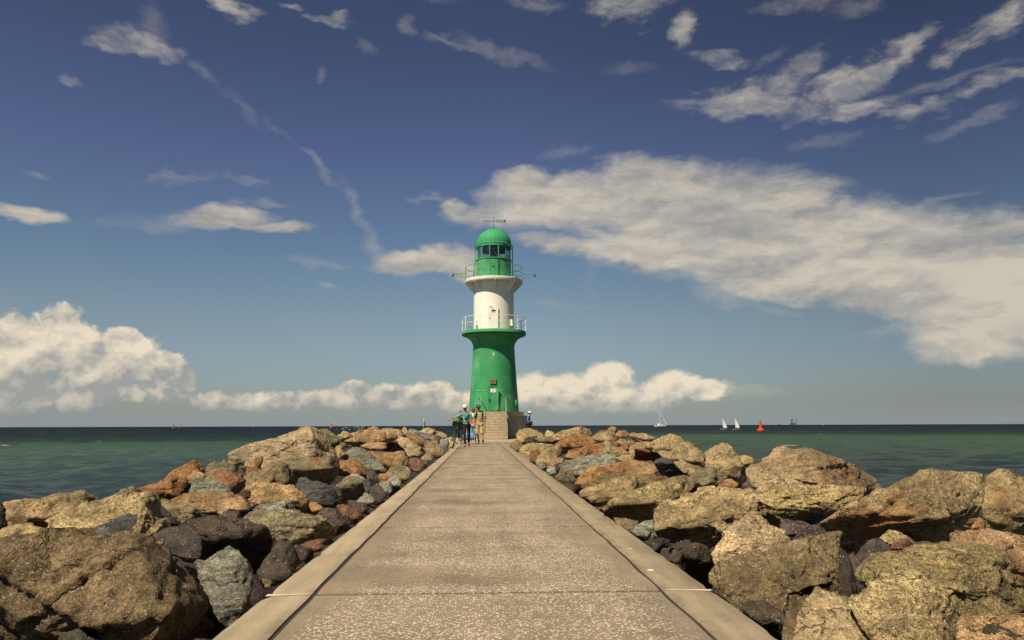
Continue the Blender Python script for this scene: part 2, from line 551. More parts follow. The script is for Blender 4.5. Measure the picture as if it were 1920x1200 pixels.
hc = g.m('ABSOLUTE', g.m('SUBTRACT', g.noise(geo, .75, 5, .6, .5), .5))
stn = g.m('MULTIPLY', stn, g.m('SUBTRACT', 1, g.m('MULTIPLY', g.ramp(hc, 0, .0028, 1, 0), g.ramp(big, .52, .60, 0, .55))))
g.put(p.inputs['Base Color'], g.scale_col(col, stn))
p.inputs['Roughness'].default_value = .9
p.inputs['Specular IOR Level'].default_value = .2
bump(g, p, g.m('ADD', g.m('MULTIPLY', stone, .6), g.noise(geo, 150, 3, .6)), .5, .006)
M['paving'] = m

# kerb concrete, with droppings
m, g, p, _ = new_mat('kerb_concrete')
geo = g.n('ShaderNodeNewGeometry').outputs['Position']
a = g.noise(geo, 1.3, 5, .65)
b = g.noise(geo, 90, 4, .65)
lng = g.noise(g.n('ShaderNodeMapping', {'Vector': geo, 'Scale': (6, .5, 6)}).outputs[0], 2, 4, .6)
c = g.scale_col((.36, .292, .187), g.m('MULTIPLY', g.m('MULTIPLY', g.ramp(a, .3, .7, .86, 1.10), g.ramp(b, .3, .7, .86, 1.12)), g.ramp(lng, .35, .7, 1.06, .82)))
kx = g.n('ShaderNodeSeparateXYZ', {0: geo}).outputs[0]
dirt = g.m('MULTIPLY', g.ramp(g.m('ABSOLUTE', g.m('SUBTRACT', g.m('ABSOLUTE', g.m('SUBTRACT', kx, .055)), .925)), .0, .07, 1, 0), g.ramp(g.noise(geo, 3.1, 5, .7), .38, .66))
c = g.mix(g.m('MULTIPLY', dirt, .6), c, (.13, .10, .062))
grim = g.ramp(g.noise(geo, 5.5, 6, .72), .58, .70)
c = g.mix(g.m('MULTIPLY', grim, .24), c, (.20, .155, .09))
wob = g.vm('ADD', geo, g.vm('SCALE', g.noise(geo, 14, 2, .5, col=True), scale=.03))
dv = g.n('ShaderNodeTexVoronoi', {'Vector': wob, 'Scale': 4.6}, feature='F1')
dr = g.n('ShaderNodeSeparateColor', {0: dv.outputs['Color']})
spot = g.m('MULTIPLY', g.ramp(dv.outputs['Distance'], g.m('MULTIPLY_ADD', dr.outputs[1], .13, .015), g.m('MULTIPLY_ADD', dr.outputs[1], .10, .0)), g.ramp(dr.outputs[0], .52, .56))
c = g.mix(spot, c, g.mix(g.ramp(dr.outputs[2], .62, .66), (.74, .68, .55), (.24, .18, .11)))
g.put(p.inputs['Base Color'], c)
p.inputs['Roughness'].default_value = .88
p.inputs['Specular IOR Level'].default_value = .2
bump(g, p, b, .3, .004)
M['kerb'] = m

# plain concrete (steps, base)
def concrete(name, col):
    m, g, p, _ = new_mat(name)
    geo = g.n('ShaderNodeNewGeometry').outputs['Position']
    st = g.n('ShaderNodeMapping', {'Vector': geo, 'Scale': (3, 3, .6)}).outputs[0]
    k = g.m('MULTIPLY', g.ramp(g.noise(st, 1.2, 6, .65), .3, .72, .82, 1.14), g.ramp(g.noise(geo, 14, 5, .7), .3, .7, .85, 1.12))
    g.put(p.inputs['Base Color'], g.scale_col(col, k))
    p.inputs['Roughness'].default_value = .9
    p.inputs['Specular IOR Level'].default_value = .2
    bump(g, p, g.noise(geo, 40, 4, .6), .4, .01)
    return m


M['concrete'] = concrete('concrete', (.42, .345, .23))
M['concrete_grey'] = concrete('concrete_grey', (.27, .25, .205))
M['joint'] = paint('joint_tar', (.03, .026, .02), .95)
M['mortar'] = concrete('mortar', (.62, .54, .40))
M['green'] = paint('green_paint', (.048, .29, .105), .5, .10, scale=1.2, spec=.25, fade=(.12, .37, .18))
M['green_dome'] = paint('dome_green_paint', (.045, .31, .125), .6, .08, scale=1.2, spec=.2)
M['green_dark'] = paint('dark_green_paint', (.012, .12, .045), .5, .1)
M['white'] = paint('white_paint', (.88, .83, .72), .45, .05, scale=1.0)
M['white_gloss'] = paint('white_gelcoat', (.82, .80, .75), .3, .03)
M['sail'] = paint('sailcloth', (.84, .81, .75), .8, .03)
M['black'] = paint('black_rubber', (.012, .012, .012), .6, .2)
M['dark_metal'] = paint('dark_metal', (.05, .05, .05), .45, .2, .3)
M['steel'] = paint('galvanised_steel', (.34, .32, .28), .5, .12, .4)
M['lens'] = paint('grey_lens', (.22, .20, .18), .25, .2)
M['red'] = paint('red_buoy_paint', (.62, .045, .02), .45, .08)
M['buoy_green'] = paint('green_buoy_paint', (.02, .24, .07), .45, .08)
M['haze_grey'] = paint('grey_ship_paint', (.10, .115, .12), .7, .05)
M['plaque'] = paint('bronze_plaque', (.24, .18, .115), .5, .15)
M['plaque_dark'] = paint('bronze_dark', (.07, .05, .035), .5, .1)
M['red_ink'] = paint('red_ink', (.5, .08, .06), .6, .05)
M['glass_dark'] = paint('dark_glass', (.09, .065, .045), .15, .05)

m, g, p, out = new_mat('pane_glass')
tr = g.n('ShaderNodeBsdfTransparent', {'Color': (.86, .90, .90, 1)})
gl = g.n('ShaderNodeBsdfGlossy', {'Color': (1, 1, 1, 1), 'Roughness': .02})
fr = g.n('ShaderNodeLayerWeight', {'Blend': .25})
mx = g.n('ShaderNodeMixShader', {0: g.m('MULTIPLY_ADD', fr.outputs['Fresnel'], .6, .05), 1: tr.outputs[0], 2: gl.outputs[0]})
m.node_tree.links.new(mx.outputs[0], out.inputs[0])
M['glass'] = m


def cloth(name, col, rough=.9, stripes=None):
    m, g, p, _ = new_mat(name)
    tc = g.n('ShaderNodeTexCoord').outputs['Object']
    k = g.ramp(g.noise(tc, 11, 4, .6), .3, .7, .78, 1.2)
    c = g.scale_col(col, k)
    if stripes:
        z = g.n('ShaderNodeSeparateXYZ', {0: tc}).outputs[2]
        wv = g.m('SINE', g.m('MULTIPLY', z, stripes[1]))
        c = g.mix(g.ramp(wv, .45, .65), c, stripes[0])
    g.put(p.inputs['Base Color'], c)
    p.inputs['Roughness'].default_value = rough
    p.inputs['Specular IOR Level'].default_value = .2
    bump(g, p, g.noise(tc, 16, 3, .6), .5, .02)
    return m


M['skin'] = cloth('skin', (.46, .24, .14), .6)
M['teal'] = cloth('teal_shirt', (.13, .42, .35))
M['navy'] = cloth('navy_trousers', (.016, .018, .028))
M['olive_stripe'] = cloth('striped_polo', (.30, .26, .14), .9, ((.52, .47, .32), 62.0))
M['khaki'] = cloth('khaki_shorts', (.46, .31, .13))
M['black_cloth'] = cloth('black_cloth', (.014, .014, .014))
M['white_cloth'] = cloth('white_cloth', (.74, .70, .60))
M['cap_red'] = cloth('red_cap', (.34, .035, .03))
M['orange_cloth'] = cloth('orange_cloth', (.72, .16, .045))
M['blue_jacket'] = cloth('blue_jacket', (.06, .18, .48))
M['light_blue'] = cloth('light_blue_cloth', (.22, .42, .55))
M['brown_leather'] = cloth('brown_leather', (.14, .07, .03))
M['hair'] = cloth('brown_hair', (.05, .028, .015))
M['helmet'] = cloth('green_helmet', (.10, .17, .075), .35)
M['yellow'] = cloth('yellow_print', (.62, .50, .16))
# ------------------------------------------------------------------ breakwater rocks
TONE = {'T': (.375, .280, .140), 'V': (.255, .19, .092), 'N': (.205, .155, .078), 'H': (.45, .335, .205), 'P': (.37, .235, .115), 'O': (.35, .19, .085), 'R': (.17, .085, .05),
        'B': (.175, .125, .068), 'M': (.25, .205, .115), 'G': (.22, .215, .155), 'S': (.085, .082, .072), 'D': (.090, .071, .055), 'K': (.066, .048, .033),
        'W': (.29, .27, .215)}
RUST = {'T': .2, 'V': .2, 'N': .25, 'H': .1, 'P': .45, 'O': .7, 'R': .5, 'B': .35, 'M': .42, 'G': .15, 'S': .05, 'D': .08, 'K': .1, 'W': .05}
RMAT = {'G': 'schist', 'S': 'schist', 'D': 'wet', 'K': 'wet', 'R': 'wet'}

# tone | label | outline in the photograph | options: r = height of the nearest edge (0 top, 1 bottom), a = lean, d = distance, z = pile height there
ROCKS = '''
B|huge brown boulder filling the bottom left corner, ridged dark front below a smooth top|-90,1060 -60,1022 10,1012 45,1024 140,1004 238,1000 290,1018 350,1053 381,1081 399,1118 395,1140 353,1185 310,1250 200,1330 -60,1330|r=.42
G|upright grey banded stone wedged between the huge brown boulder and the left kerb|366,1056 400,1040 430,1025 446,1028 462,1056 478,1075 480,1098 474,1132 445,1175 410,1185 392,1140|r=.85
D|smooth dark purple stone touching the left kerb above the yellow lichen stone|515,1022 527,1009 545,1020 564,1052 555,1068 512,1100 490,1095 478,1076 494,1060|r=.9
T|small stone crusted with yellow lichen tucked against the left kerb|488,1089 500,1084 510,1091 506,1101 498,1106 490,1099|
K|broad dark brown boulder in shade behind the purple kerb stones on the left|338,984 352,971 405,968 447,977 500,989 514,1010 508,1042 478,1075 420,1072 370,1056 352,1012|r=.35
D|purple-grey angular stone in front of the square-ended tan boulder, left side|287,1012 312,990 345,983 357,986 371,1002 377,1022 376,1048 362,1056 340,1044 312,1022|
M|tan boulder blotched with dark crust and orange lichen dots beside the left kerb|449,979 456,961 468,953 498,957 542,962 580,965 599,976 628,986 628,1006 608,1018 567,1030 533,1026 505,1008 462,986|r=.55
K|dark shaded stone under the blotched tan boulder at the left kerb|528,1020 560,1022 585,1030 578,1048 553,1062 538,1046|
R|pinkish red stone showing under the blotched tan boulder at the left kerb|563,1024 590,1010 612,1012 606,1026 588,1036 570,1034|
D|dark slate-purple slab leaning on the left kerb beside the blotched boulder|586,967 605,951 627,956 655,967 658,984 641,1000 626,1004 615,986|r=.7
R|dark reddish stone squeezed beside the slate slab at the left kerb|632,950 645,947 668,957 681,966 669,980 655,977 640,964|
D|small smooth grey stone at the left kerb below the lichen-crusted stone|648,946 662,939 682,944 692,955 684,967 672,964|
W|little stone crusted with white lichen by the left kerb|666,939 685,925 698,927 703,940 693,952 678,949|
S|charcoal slate slab sloping down to the left kerb, pale flecks|553,912 562,901 573,899 602,905 622,915 640,936 637,948 618,952 600,949 574,933|r=.8
O|small ochre rock face under the charcoal slate slab|577,941 593,942 607,953 593,964 585,960|
P|large orange-tan rock with torn edges left of the charcoal slate slab|464,938 470,904 490,900 536,912 551,910 577,936 592,960 580,965 550,960 510,948 468,946|r=.7
G|flat blue-grey slab with an orange lichen dot in front of the orange-tan rock|471,953 492,946 522,943 541,938 547,941 553,959 533,964 498,962|
P|wide flat orange-tan slab stretching below the green schist, left side|298,939 342,926 401,923 409,926 447,933 475,942 473,950 447,957 428,960 407,968 388,969 375,958|r=.75
D|dark triangular stone under the edge of the wide orange-tan slab|415,964 430,956 448,956 452,966 447,981 430,976|
N|olive-brown stone with a dark sloping face right of the square-ended tan boulder|301,939 329,940 358,949 381,960 382,972 348,976 331,984 317,968|
T|long tan granite boulder with a square right end above the huge brown boulder|62,1024 70,1002 95,978 175,957 205,939 262,928 296,927 305,939 311,968 313,989 287,1009 268,1009 240,1022 150,1026|r=.8
K|narrow dark shaded stone against the square end of the long tan boulder|302,942 318,964 332,981 316,994 308,988|
S|dark grey wedge-shaped stone resting on the huge brown boulder|136,1008 175,989 233,966 255,965 267,980 274,1004 266,1022 200,1022|r=.8
T|low pale stone half hidden behind the huge brown boulder at the left edge|-20,996 0,989 75,987 88,990 68,1012 60,1028 40,1032 15,1026 -30,1012|
T|round-backed tan boulder with a rusty orange flank at the water on the far left|8,986 7,946 18,941 60,939 105,927 150,928 175,937 194,945 182,959 160,966 120,976 85,994 40,994|r=.7,rust=.62
K|dark stone cut by the left edge of the view|-45,945 -15,937 2,941 10,955 11,992 -10,998 -40,992|
M|lumpy tan and black mottled stone behind the long tan boulder|184,952 205,932 230,917 250,915 263,921 270,930 240,936 210,944 195,956|
O|low bright orange slab sloping to the sea on the left|260,919 285,907 320,897 347,896 354,910 330,928 300,934 266,932|
G|greenish grey schist rock with white streaks in the middle of the left pile|297,936 322,923 325,917 351,902 373,895 390,895 403,902 430,915 433,928 414,934 401,928 351,930|r=.8
O|rust-orange block with a dark right side standing by the sea on the left|298,907 312,892 345,872 364,863 377,867 384,885 372,897 340,902 315,908|rust=.8
P|small ochre stone in front of the rust-orange block|338,898 346,884 360,880 378,885 388,892 380,903 365,903 350,903|
M|grey-brown stone between the rust-orange block and the great pale boulder|382,890 392,869 402,863 420,865 441,874 444,890 425,894 395,896|
O|orange and ochre streaked rock left of the great pale boulder|384,894 400,883 430,884 453,889 464,905 450,926 430,924 405,908|
O|upright orange slab leaning on the great pale boulder|464,870 479,860 491,859 490,872 487,880 470,893 461,892|r=.9
R|small red-brown stone beside the large orange-tan rock|443,931 455,919 466,918 470,931 460,940 448,939|
H|great pale granite boulder rising above the left pile|428,868 438,848 457,839 480,830 515,823 544,818 551,812 575,809 588,807 600,809 616,816 626,830 633,860 607,868 560,872 529,872 490,878 445,888 434,878|r=.7,a=.7,seed=7
T|small tan stone leaning against the front of the great pale boulder|525,863 545,849 560,842 578,841 589,848 594,859 575,866 550,868|
V|long greenish tan rock sloping under the great pale boulder|443,928 452,903 466,892 492,879 512,867 530,864 543,872 543,897 525,915 500,909 470,909 458,932|
M|heavy olive rock with a dark undercut front below the great pale boulder|510,869 529,861 570,858 605,859 632,863 637,877 632,892 615,914 601,910 570,906 540,901 525,907 528,890|r=.28,rust=.5
O|vivid rust-orange rock right of the heavy olive rock|630,870 632,864 654,862 678,868 688,876 691,888 688,899 661,894 632,890|rust=1
K|dark brown stone right of the vivid rust-orange rock|684,877 700,879 708,893 710,904 698,912 688,897|
M|olive rock with a light sloping top over a ribbed dark face, left pile|626,910 651,893 667,893 679,904 683,921 661,940 650,945 638,926|r=.3
W|small whitish stone lying above the ribbed olive rock|653,890 663,886 676,892 686,898 684,904 670,904 658,898|
S|dark slate lump right of the ribbed olive rock|676,905 686,897 695,906 700,919 692,927 680,928|
D|small dark brown stone left of the ribbed olive rock|614,913 625,906 635,915 642,930 632,934 620,922|
D|purple-grey pointed stone at the left kerb under a pale one|691,936 697,917 708,907 717,915 725,929 719,940 705,949|
W|pale grey stone behind the pointed purple-grey one at the left kerb|697,920 703,907 715,903 728,904 736,912 734,924 725,932 714,916|
W|silvery white-flecked round stone at the left kerb|727,902 733,892 742,892 753,903 752,911 742,916 732,911|
O|small orange stone beside the silvery round one|706,894 715,888 737,884 740,892 730,904 720,907 710,905|
M|rounded grey-green stone standing at the left kerb behind the silvery one|723,886 738,875 752,872 765,873 770,885 769,897 754,908 749,900 736,887|r=.85
G|dark olive slab lying aslant in the middle of the left pile|639,857 647,847 657,839 673,838 688,844 696,855 713,869 727,884 719,889 687,878 665,870|
P|brown jagged rock above the rounded grey-green stone, left pile|691,846 722,847 761,850 769,872 746,878 730,884 712,872|r=.7
R|low reddish slab in the left pile between the orange slab and the pale hump|698,842 725,831 733,824 745,831 754,840 763,850 726,847|
P|brown-orange slab just behind the dark olive slab|674,836 695,828 722,831 728,841 697,846|
H|long pale tan hump with an orange stain next to the left kerb|724,825 737,818 749,818 768,826 788,839 805,851 792,862 769,859 755,845 743,831|r=.8,rust=.5
M|mottled dark stone at the kerb end of the pale hump|789,857 800,849 809,852 813,861 797,875 791,868|
R|dark red stone in the shade below the pale hump at the left kerb|768,859 790,859 796,871 780,886 770,880|
O|orange-tan stone beyond the pale hump|760,817 773,815 793,827 794,834 780,837 762,824|
G|flat grey slab near the far end of the left pile|758,815 768,813 792,812 818,814 828,821 824,831 795,831 765,822|
T|bright tan block on the sea side near the far end of the left pile|805,814 817,808 836,811 840,818 829,825 815,822|
O|orange stone behind the rounded tan one near the bicycle|793,837 800,827 812,823 820,827 822,839 805,844|
M|rounded tan stone at the left kerb short of the bicycle|794,844 806,828 817,830 832,843 831,850 821,858 808,855|
W|pale little stone beside the front wheel of the bicycle|818,832 828,823 839,821 844,830 837,845 828,841|
T|grey-tan stone at the kerb just behind the front wheel|837,823 845,819 853,828 848,839 839,842|
D|small dark stone at the kerb left of the front wheel|828,842 838,838 842,846 834,854 829,851|
T|tan stone under the green channel beacon at the end of the left pile|785,810 802,801 815,804 817,810 803,818 790,817|
G|round grey stone on the left crest short of the beacon|762,813 768,805 777,804 786,809 783,817 770,818|
T|sharp-pointed tan stone on the left crest|751,809 758,800 764,804 767,813 758,817|
T|long smooth tan stone along the left crest|709,809 722,802 735,804 754,808 763,816 749,822 733,820|
P|pointed stone with a brown shaded right flank on the left crest|677,817 690,806 700,798 708,800 714,808 697,815|
P|wide orange-tan slab with a dark gap beneath it on the left crest|630,826 641,817 679,815 695,809 722,809 740,814 739,823 722,833 676,838 641,840|r=.6
T|tan stone on the crest below the spray, nearer the great pale boulder|629,819 646,807 654,813 662,819 645,824|
T|flat light stone on the crest below the spray, beside the pointed one|651,815 673,807 682,810 670,820 658,820|
M|brown and tan stone on the shoulder of the great pale boulder|598,808 600,804 610,803 622,811 632,818 639,826 639,838 630,840 620,826|
T|small tan stone in the hollow right of the great pale boulder|629,840 640,831 647,840 642,854 634,864 630,852|
T|tan boulder standing beside the grey wall at the foot of the steps|971,816 974,808 981,801 995,803 1020,814 1022,822 994,824 990,834 981,838 972,830|r=.75
K|dark rusty stone under the tan boulder beside the grey wall|983,824 992,819 1006,819 1007,829 992,833 985,831|
V|mottled tan stone at the far end of the right kerb|956,832 970,824 978,831 983,838 980,848 969,852 957,842|
T|low pale slab where the right kerb meets the end platform|940,830 950,825 965,823 972,829 958,836 946,834|
T|tan stone with an orange dark end at the right kerb, near the steps|970,852 982,839 987,831 1002,831 1020,835 1036,837 1015,848 1003,868 990,864 978,856|r=.75
R|rusty stone set into the right kerb edge below the tan block|993,850 1005,843 1018,846 1011,860 1004,870 995,863|
M|stone with a dark undercut below the flat crest block, right pile|1003,821 1020,818 1035,820 1048,826 1040,837 1032,839 1010,833|r=.4
T|small tan stone on the right crest beside the standing tan boulder|1021,814 1026,806 1035,808 1040,814 1037,822 1023,821|
T|long flat-topped tan block on the right crest|1032,819 1062,804 1080,804 1101,802 1106,803 1111,813 1102,820 1052,826 1040,826|
O|orange pyramid rock in the far right pile|1040,834 1064,813 1070,814 1090,813 1121,820 1124,828 1112,835 1074,846 1052,853 1048,839|r=.6,rust=.9
T|tan rock leaning toward the right kerb in front of the orange pyramid|1001,867 1017,846 1030,838 1048,835 1054,848 1043,864 1028,876 1020,883 1008,876|
G|grey pebble-sized stone at the right kerb below the leaning tan rock|1006,869 1018,864 1025,870 1023,883 1013,881|
O|large orange rock with cream speckles in the right pile|1055,859 1070,845 1095,837 1120,829 1127,828 1134,832 1144,856 1115,858 1090,861 1077,865 1059,866|r=.8,rust=.9
M|olive stone on the right flank of the speckled orange rock|1128,829 1142,830 1163,848 1167,855 1145,860 1136,848|
P|ochre stone at the kerb side of the speckled orange rock|1025,877 1035,862 1052,854 1058,860 1050,872 1036,880|
W|small silvery stone at the right kerb beside a black one|1023,881 1032,873 1041,874 1044,885 1039,894 1030,891|
K|black glossy stone at the right kerb beside a silvery one|1038,872 1050,867 1056,874 1049,885 1042,883|
G|large green-grey schist boulder in the right pile|1049,873 1065,863 1090,855 1120,852 1138,853 1124,866 1107,872 1098,880 1092,896 1080,903 1066,890|r=.75
W|light grey boulder leaning on the green-grey schist|1095,879 1106,866 1132,855 1152,854 1157,866 1146,873 1115,883 1098,888|
S|black rounded stone right of the light grey boulder|1154,858 1167,857 1179,865 1179,871 1160,875|
B|brown stone touching the right kerb below the green-grey schist|1038,894 1052,876 1072,883 1082,898 1075,908 1060,911 1048,903|
S|little slate stone on the right kerb below the brown one|1050,899 1062,892 1072,900 1065,914 1055,908|
P|long orange slab in the right pile in front of the dark arched slab|1065,924 1080,899 1095,883 1140,873 1177,866 1222,865 1235,876 1232,894 1190,897 1130,896 1110,910 1090,930 1076,926|r=.75,rust=.75
V|lumpy grey-green stone below the long orange slab|1117,904 1140,886 1185,888 1233,893 1230,909 1215,916 1170,912 1128,914|
R|small reddish stone at the right end of the lumpy grey-green stone|1226,901 1238,891 1248,892 1255,899 1240,908 1230,911|
D|smooth violet stone at the right kerb|1077,921 1089,904 1105,898 1118,904 1108,914 1087,928|
T|mottled tan boulder beside the violet stone at the right kerb|1087,923 1097,915 1130,906 1172,899 1196,901 1209,915 1196,925 1160,935 1140,950 1124,952 1106,940 1089,932|r=.7
K|dark three-cornered stone between the mottled boulder and the long tan rock|1197,906 1208,904 1220,911 1209,921|
T|long tan rock tilting up to the right over a deep shadow, right pile|1134,953 1145,939 1172,928 1222,909 1265,892 1289,886 1302,894 1304,912 1285,928 1255,938 1220,958 1200,976 1188,990 1163,986 1142,972|r=.5
M|dark rough stone in the shadow below the long tilted tan rock|1148,970 1170,974 1197,976 1194,994 1180,1000 1163,988|
M|knobbly grey-tan rock at the upper end of the long tilted rock|1290,898 1310,879 1330,875 1349,880 1363,891 1359,904 1346,916 1325,922 1300,930 1278,930|r=.5
O|rough orange-flecked stone behind the knobbly grey-tan rock|1348,910 1360,897 1375,899 1388,908 1376,918 1355,920|
S|dark overhanging rock in front of the dark arched slab|1224,865 1235,859 1244,859 1265,865 1286,874 1290,886 1266,899 1252,899 1236,884|r=.15
T|flat tan stone right of the dark overhanging rock|1263,867 1279,864 1303,874 1317,878 1305,892 1290,890 1275,880|
R|dark rust-brown arched slab turned away from the sun, right pile|1188,868 1191,848 1205,839 1222,835 1250,836 1279,841 1296,848 1305,860 1312,874 1270,876 1225,870|r=.02,b=1.4,rust=.55
T|broad peaked tan boulder behind the dark arched slab|1218,842 1240,822 1257,812 1271,811 1281,819 1294,836 1318,848 1324,862 1318,875 1290,871 1250,850|
T|tan stone at the left end of the dark arched slab|1178,850 1183,836 1195,830 1216,830 1232,834 1217,847 1196,858 1184,863|
T|flat cream stone left of the dark arched slab|1153,859 1168,852 1185,854 1195,862 1189,871 1173,871|
T|tan stone with a dark slot on the right crest behind the arched slab|1179,815 1185,810 1207,814 1227,821 1234,825 1227,833 1192,830|r=.45
O|little orange stone on the right crest|1153,816 1160,807 1172,807 1180,813 1177,820 1160,822|
T|twin-topped grey-tan stone highest on the right crest|1139,806 1145,800 1149,803 1154,799 1159,805 1153,812 1142,813|
T|lumpy tan boulder below the twin-topped stone|1107,822 1122,810 1137,808 1153,811 1162,819 1153,828 1135,830 1118,828|
R|little red-topped stone on the lumpy tan boulder|1119,813 1125,807 1135,806 1140,812 1130,816|
T|small yellow stone in the far right pile|1152,831 1160,824 1170,823 1177,827 1166,836|
O|orange-flanked stone near the small yellow one|1159,840 1170,832 1182,824 1191,829 1183,842 1172,849|
R|purplish low stone below the small yellow one|1131,829 1150,824 1159,832 1163,842 1149,842 1137,836|
P|orange slope stone right of the speckled orange rock|1148,839 1165,839 1182,850 1176,858 1159,850|
T|tall peaked tan boulder with a notch, on the right skyline|1319,857 1335,842 1352,828 1364,833 1372,846 1385,861 1402,872 1408,892 1390,910 1360,895 1328,882 1322,870|r=.7
T|small round tan stone between the peaked boulder and the largest boulder|1380,860 1395,854 1404,854 1414,862 1418,877 1395,875|
T|largest tan boulder on the right skyline, rust streak along its top|1402,882 1412,862 1446,840 1481,840 1529,847 1557,859 1600,875 1633,894 1655,916 1642,940 1600,950 1540,942 1490,920 1440,926 1412,912|r=.72,rust=.5
D|dark purple pointed stone in front of the largest tan boulder|1390,913 1405,899 1418,889 1435,899 1439,918 1418,935 1399,924|r=.5
T|flat-topped tan boulder with a black cleft below it, front of the largest boulder|1416,932 1454,917 1495,911 1542,911 1594,912 1619,921 1616,938 1586,956 1540,966 1495,976 1474,971 1455,954|r=.62
T|big tan block with a rusty left face in the right foreground|1224,987 1224,957 1238,944 1262,931 1320,919 1385,911 1417,929 1462,951 1468,972 1467,992 1400,1004 1350,1016 1320,1028 1296,1022 1265,1016 1235,1013|r=.6,rust=.45
G|rounded grey stone with a pale worn patch at the right kerb|1183,991 1198,980 1225,976 1233,990 1233,1011 1208,1015 1192,1003|
D|flat grey stone at the right kerb below the rounded grey one|1206,1015 1220,1009 1245,1009 1257,1015 1252,1026 1232,1031|
D|purple stone with a pale edge at the right kerb|1252,1043 1265,1029 1275,1027 1284,1040 1280,1060 1268,1058|
K|tall dark reddish-brown stone beside the right kerb|1273,1045 1285,1024 1305,1021 1325,1025 1336,1040 1340,1070 1343,1090 1328,1102 1300,1086 1278,1064|r=.2
D|dark violet stone behind the tall reddish-brown one|1258,1026 1275,1013 1295,1013 1304,1022 1285,1032|
T|tan wedge-shaped granite rock in front of the big tan block|1332,1040 1350,1013 1380,981 1405,963 1423,966 1462,993 1481,1016 1472,1034 1430,1046 1400,1054 1370,1070 1345,1080 1336,1060|r=.75
N|large dark-flecked granite block with a flat slanting face, right foreground|1341,1078 1360,1055 1414,1037 1480,1021 1548,1001 1569,1005 1575,1020 1580,1090 1586,1132 1562,1170 1510,1180 1480,1150 1430,1142 1384,1140 1366,1104 1343,1096|r=.95,a=.45
K|narrow dark slab in the shade right of the dark-flecked block|1572,1024 1590,1038 1605,1090 1613,1130 1595,1140 1580,1125|
K|dark plum-coloured stone at the right kerb under the dark-flecked block|1380,1136 1404,1126 1432,1128 1466,1148 1481,1170 1481,1194 1460,1198 1430,1168|r=.6
N|tan stone in the shade right of the plum-coloured one|1472,1150 1500,1143 1508,1190 1492,1225 1466,1205|
D|dark violet stone in the cleft below the flat-topped boulder|1461,993 1468,969 1490,975 1522,984 1516,999 1490,1006 1474,1008|
D|shiny wet purple stone beside the cleft behind the dark-flecked block|1476,1020 1495,1001 1520,987 1545,979 1563,984 1573,998 1573,1018 1548,1014 1500,1028|
T|great brown-tan boulder with a rust spot and a long dark undercut, far right|1535,982 1585,951 1657,916 1725,889 1770,891 1829,896 1847,915 1848,940 1832,988 1790,1028 1740,1020 1690,1012 1640,1020 1600,1038 1572,1030 1556,1002|r=.48,rust=.64,b=1.1
T|tall greenish tan boulder cut by the right edge of the view|1843,911 1855,892 1872,880 1890,884 1925,901 1990,930 2000,1000 1920,1008 1846,1002 1843,950|r=.7,rust=.5
O|small orange stone in the gap left of the tall greenish boulder|1819,992 1835,968 1848,976 1850,998|
P|tan slab stained orange at the right edge of the view|1780,1026 1792,1001 1810,992 1860,997 1925,1005 2000,1020 2000,1095 1930,1115 1895,1090 1865,1050 1828,1026|r=.8
V|giant coarse granite boulder with pale veins, right foreground|1611,1071 1641,1040 1685,1029 1770,1025 1841,1018 1870,1026 1900,1064 1921,1102 1940,1155 1860,1165 1800,1168 1730,1150 1660,1138 1630,1104|r=.9
T|coarse speckled granite boulder at the bottom edge, right of the dark-flecked block|1489,1210 1494,1164 1507,1132 1534,1113 1590,1125 1642,1160 1692,1205 1690,1290 1480,1290|r=.9
T|bright coarse granite boulder at the bottom edge below the giant one|1604,1134 1641,1087 1680,1071 1730,1079 1777,1115 1806,1155 1819,1210 1800,1290 1680,1290 1626,1185|r=.9
P|flat orange-stained rock in the bottom right corner|1796,1164 1850,1153 1935,1151 1990,1170 1990,1290 1815,1290 1804,1205|
K|plum-brown rounded stone in the bottom right corner|1818,1220 1834,1179 1850,1168 1869,1168 1897,1190 1914,1215 1890,1280 1826,1280|a=.5,fwd=.25
D|purple-grey stone under the great brown-tan boulder, left one|1597,1062 1606,1039 1628,1012 1652,1006 1661,1019 1671,1032 1642,1046 1620,1068|
T|small tan stone under the great brown-tan boulder|1650,1011 1668,995 1685,997 1701,1007 1717,1017 1700,1026 1670,1030|
R|small wine-red stone under the great brown-tan boulder|1666,1029 1685,1010 1701,1010 1708,1020 1695,1034|
D|smooth blue-grey stone on top of the giant granite boulder|1690,1032 1715,1016 1740,1017 1766,1029 1755,1040 1720,1042|
D|tall purple stone in the gap right of the dark-flecked block|1583,1042 1601,1034 1614,1060 1616,1075 1628,1110 1620,1134 1605,1130 1592,1095|
'''


def smooth01(x):
    x = max(0.0, min(1.0, x))
    return x * x * (3 - 2 * x)


def pile_z(x, y):
    """height of the rock pile beside the walkway"""
    s = (-1.11 - x) if x < 0 else (x - 1.23)
    if s < 0: return -.3
    far = smooth01((y - 5) / 13.0)
    crest = (.10 if x < 0 else .22) + (.48 if x < 0 else .36) * far
    if s < 3.2:
        return -.28 + (crest + .28) * smooth01(s / 3.2)
    return crest - 2.6 * smooth01((s - 3.6) / 6.0)


def hit_pile(px, py):
    d = ray(px, py)
    best, bd = 1e9, 8.0
    y = 2.2
    while y < 50:
        p = CAM + d * (y / d.y)
        e = p.z - pile_z(p.x, y)
        if e <= 0: return y
        if e / y < best: best, bd = e / y, y
        y *= 1.01
    return bd


# --- noise on arrays
_perm = rng.permutation(512).astype(np.int64)
_grad = rng.normal(size=(512, 3))
_grad /= np.linalg.norm(_grad, axis=1)[:, None]


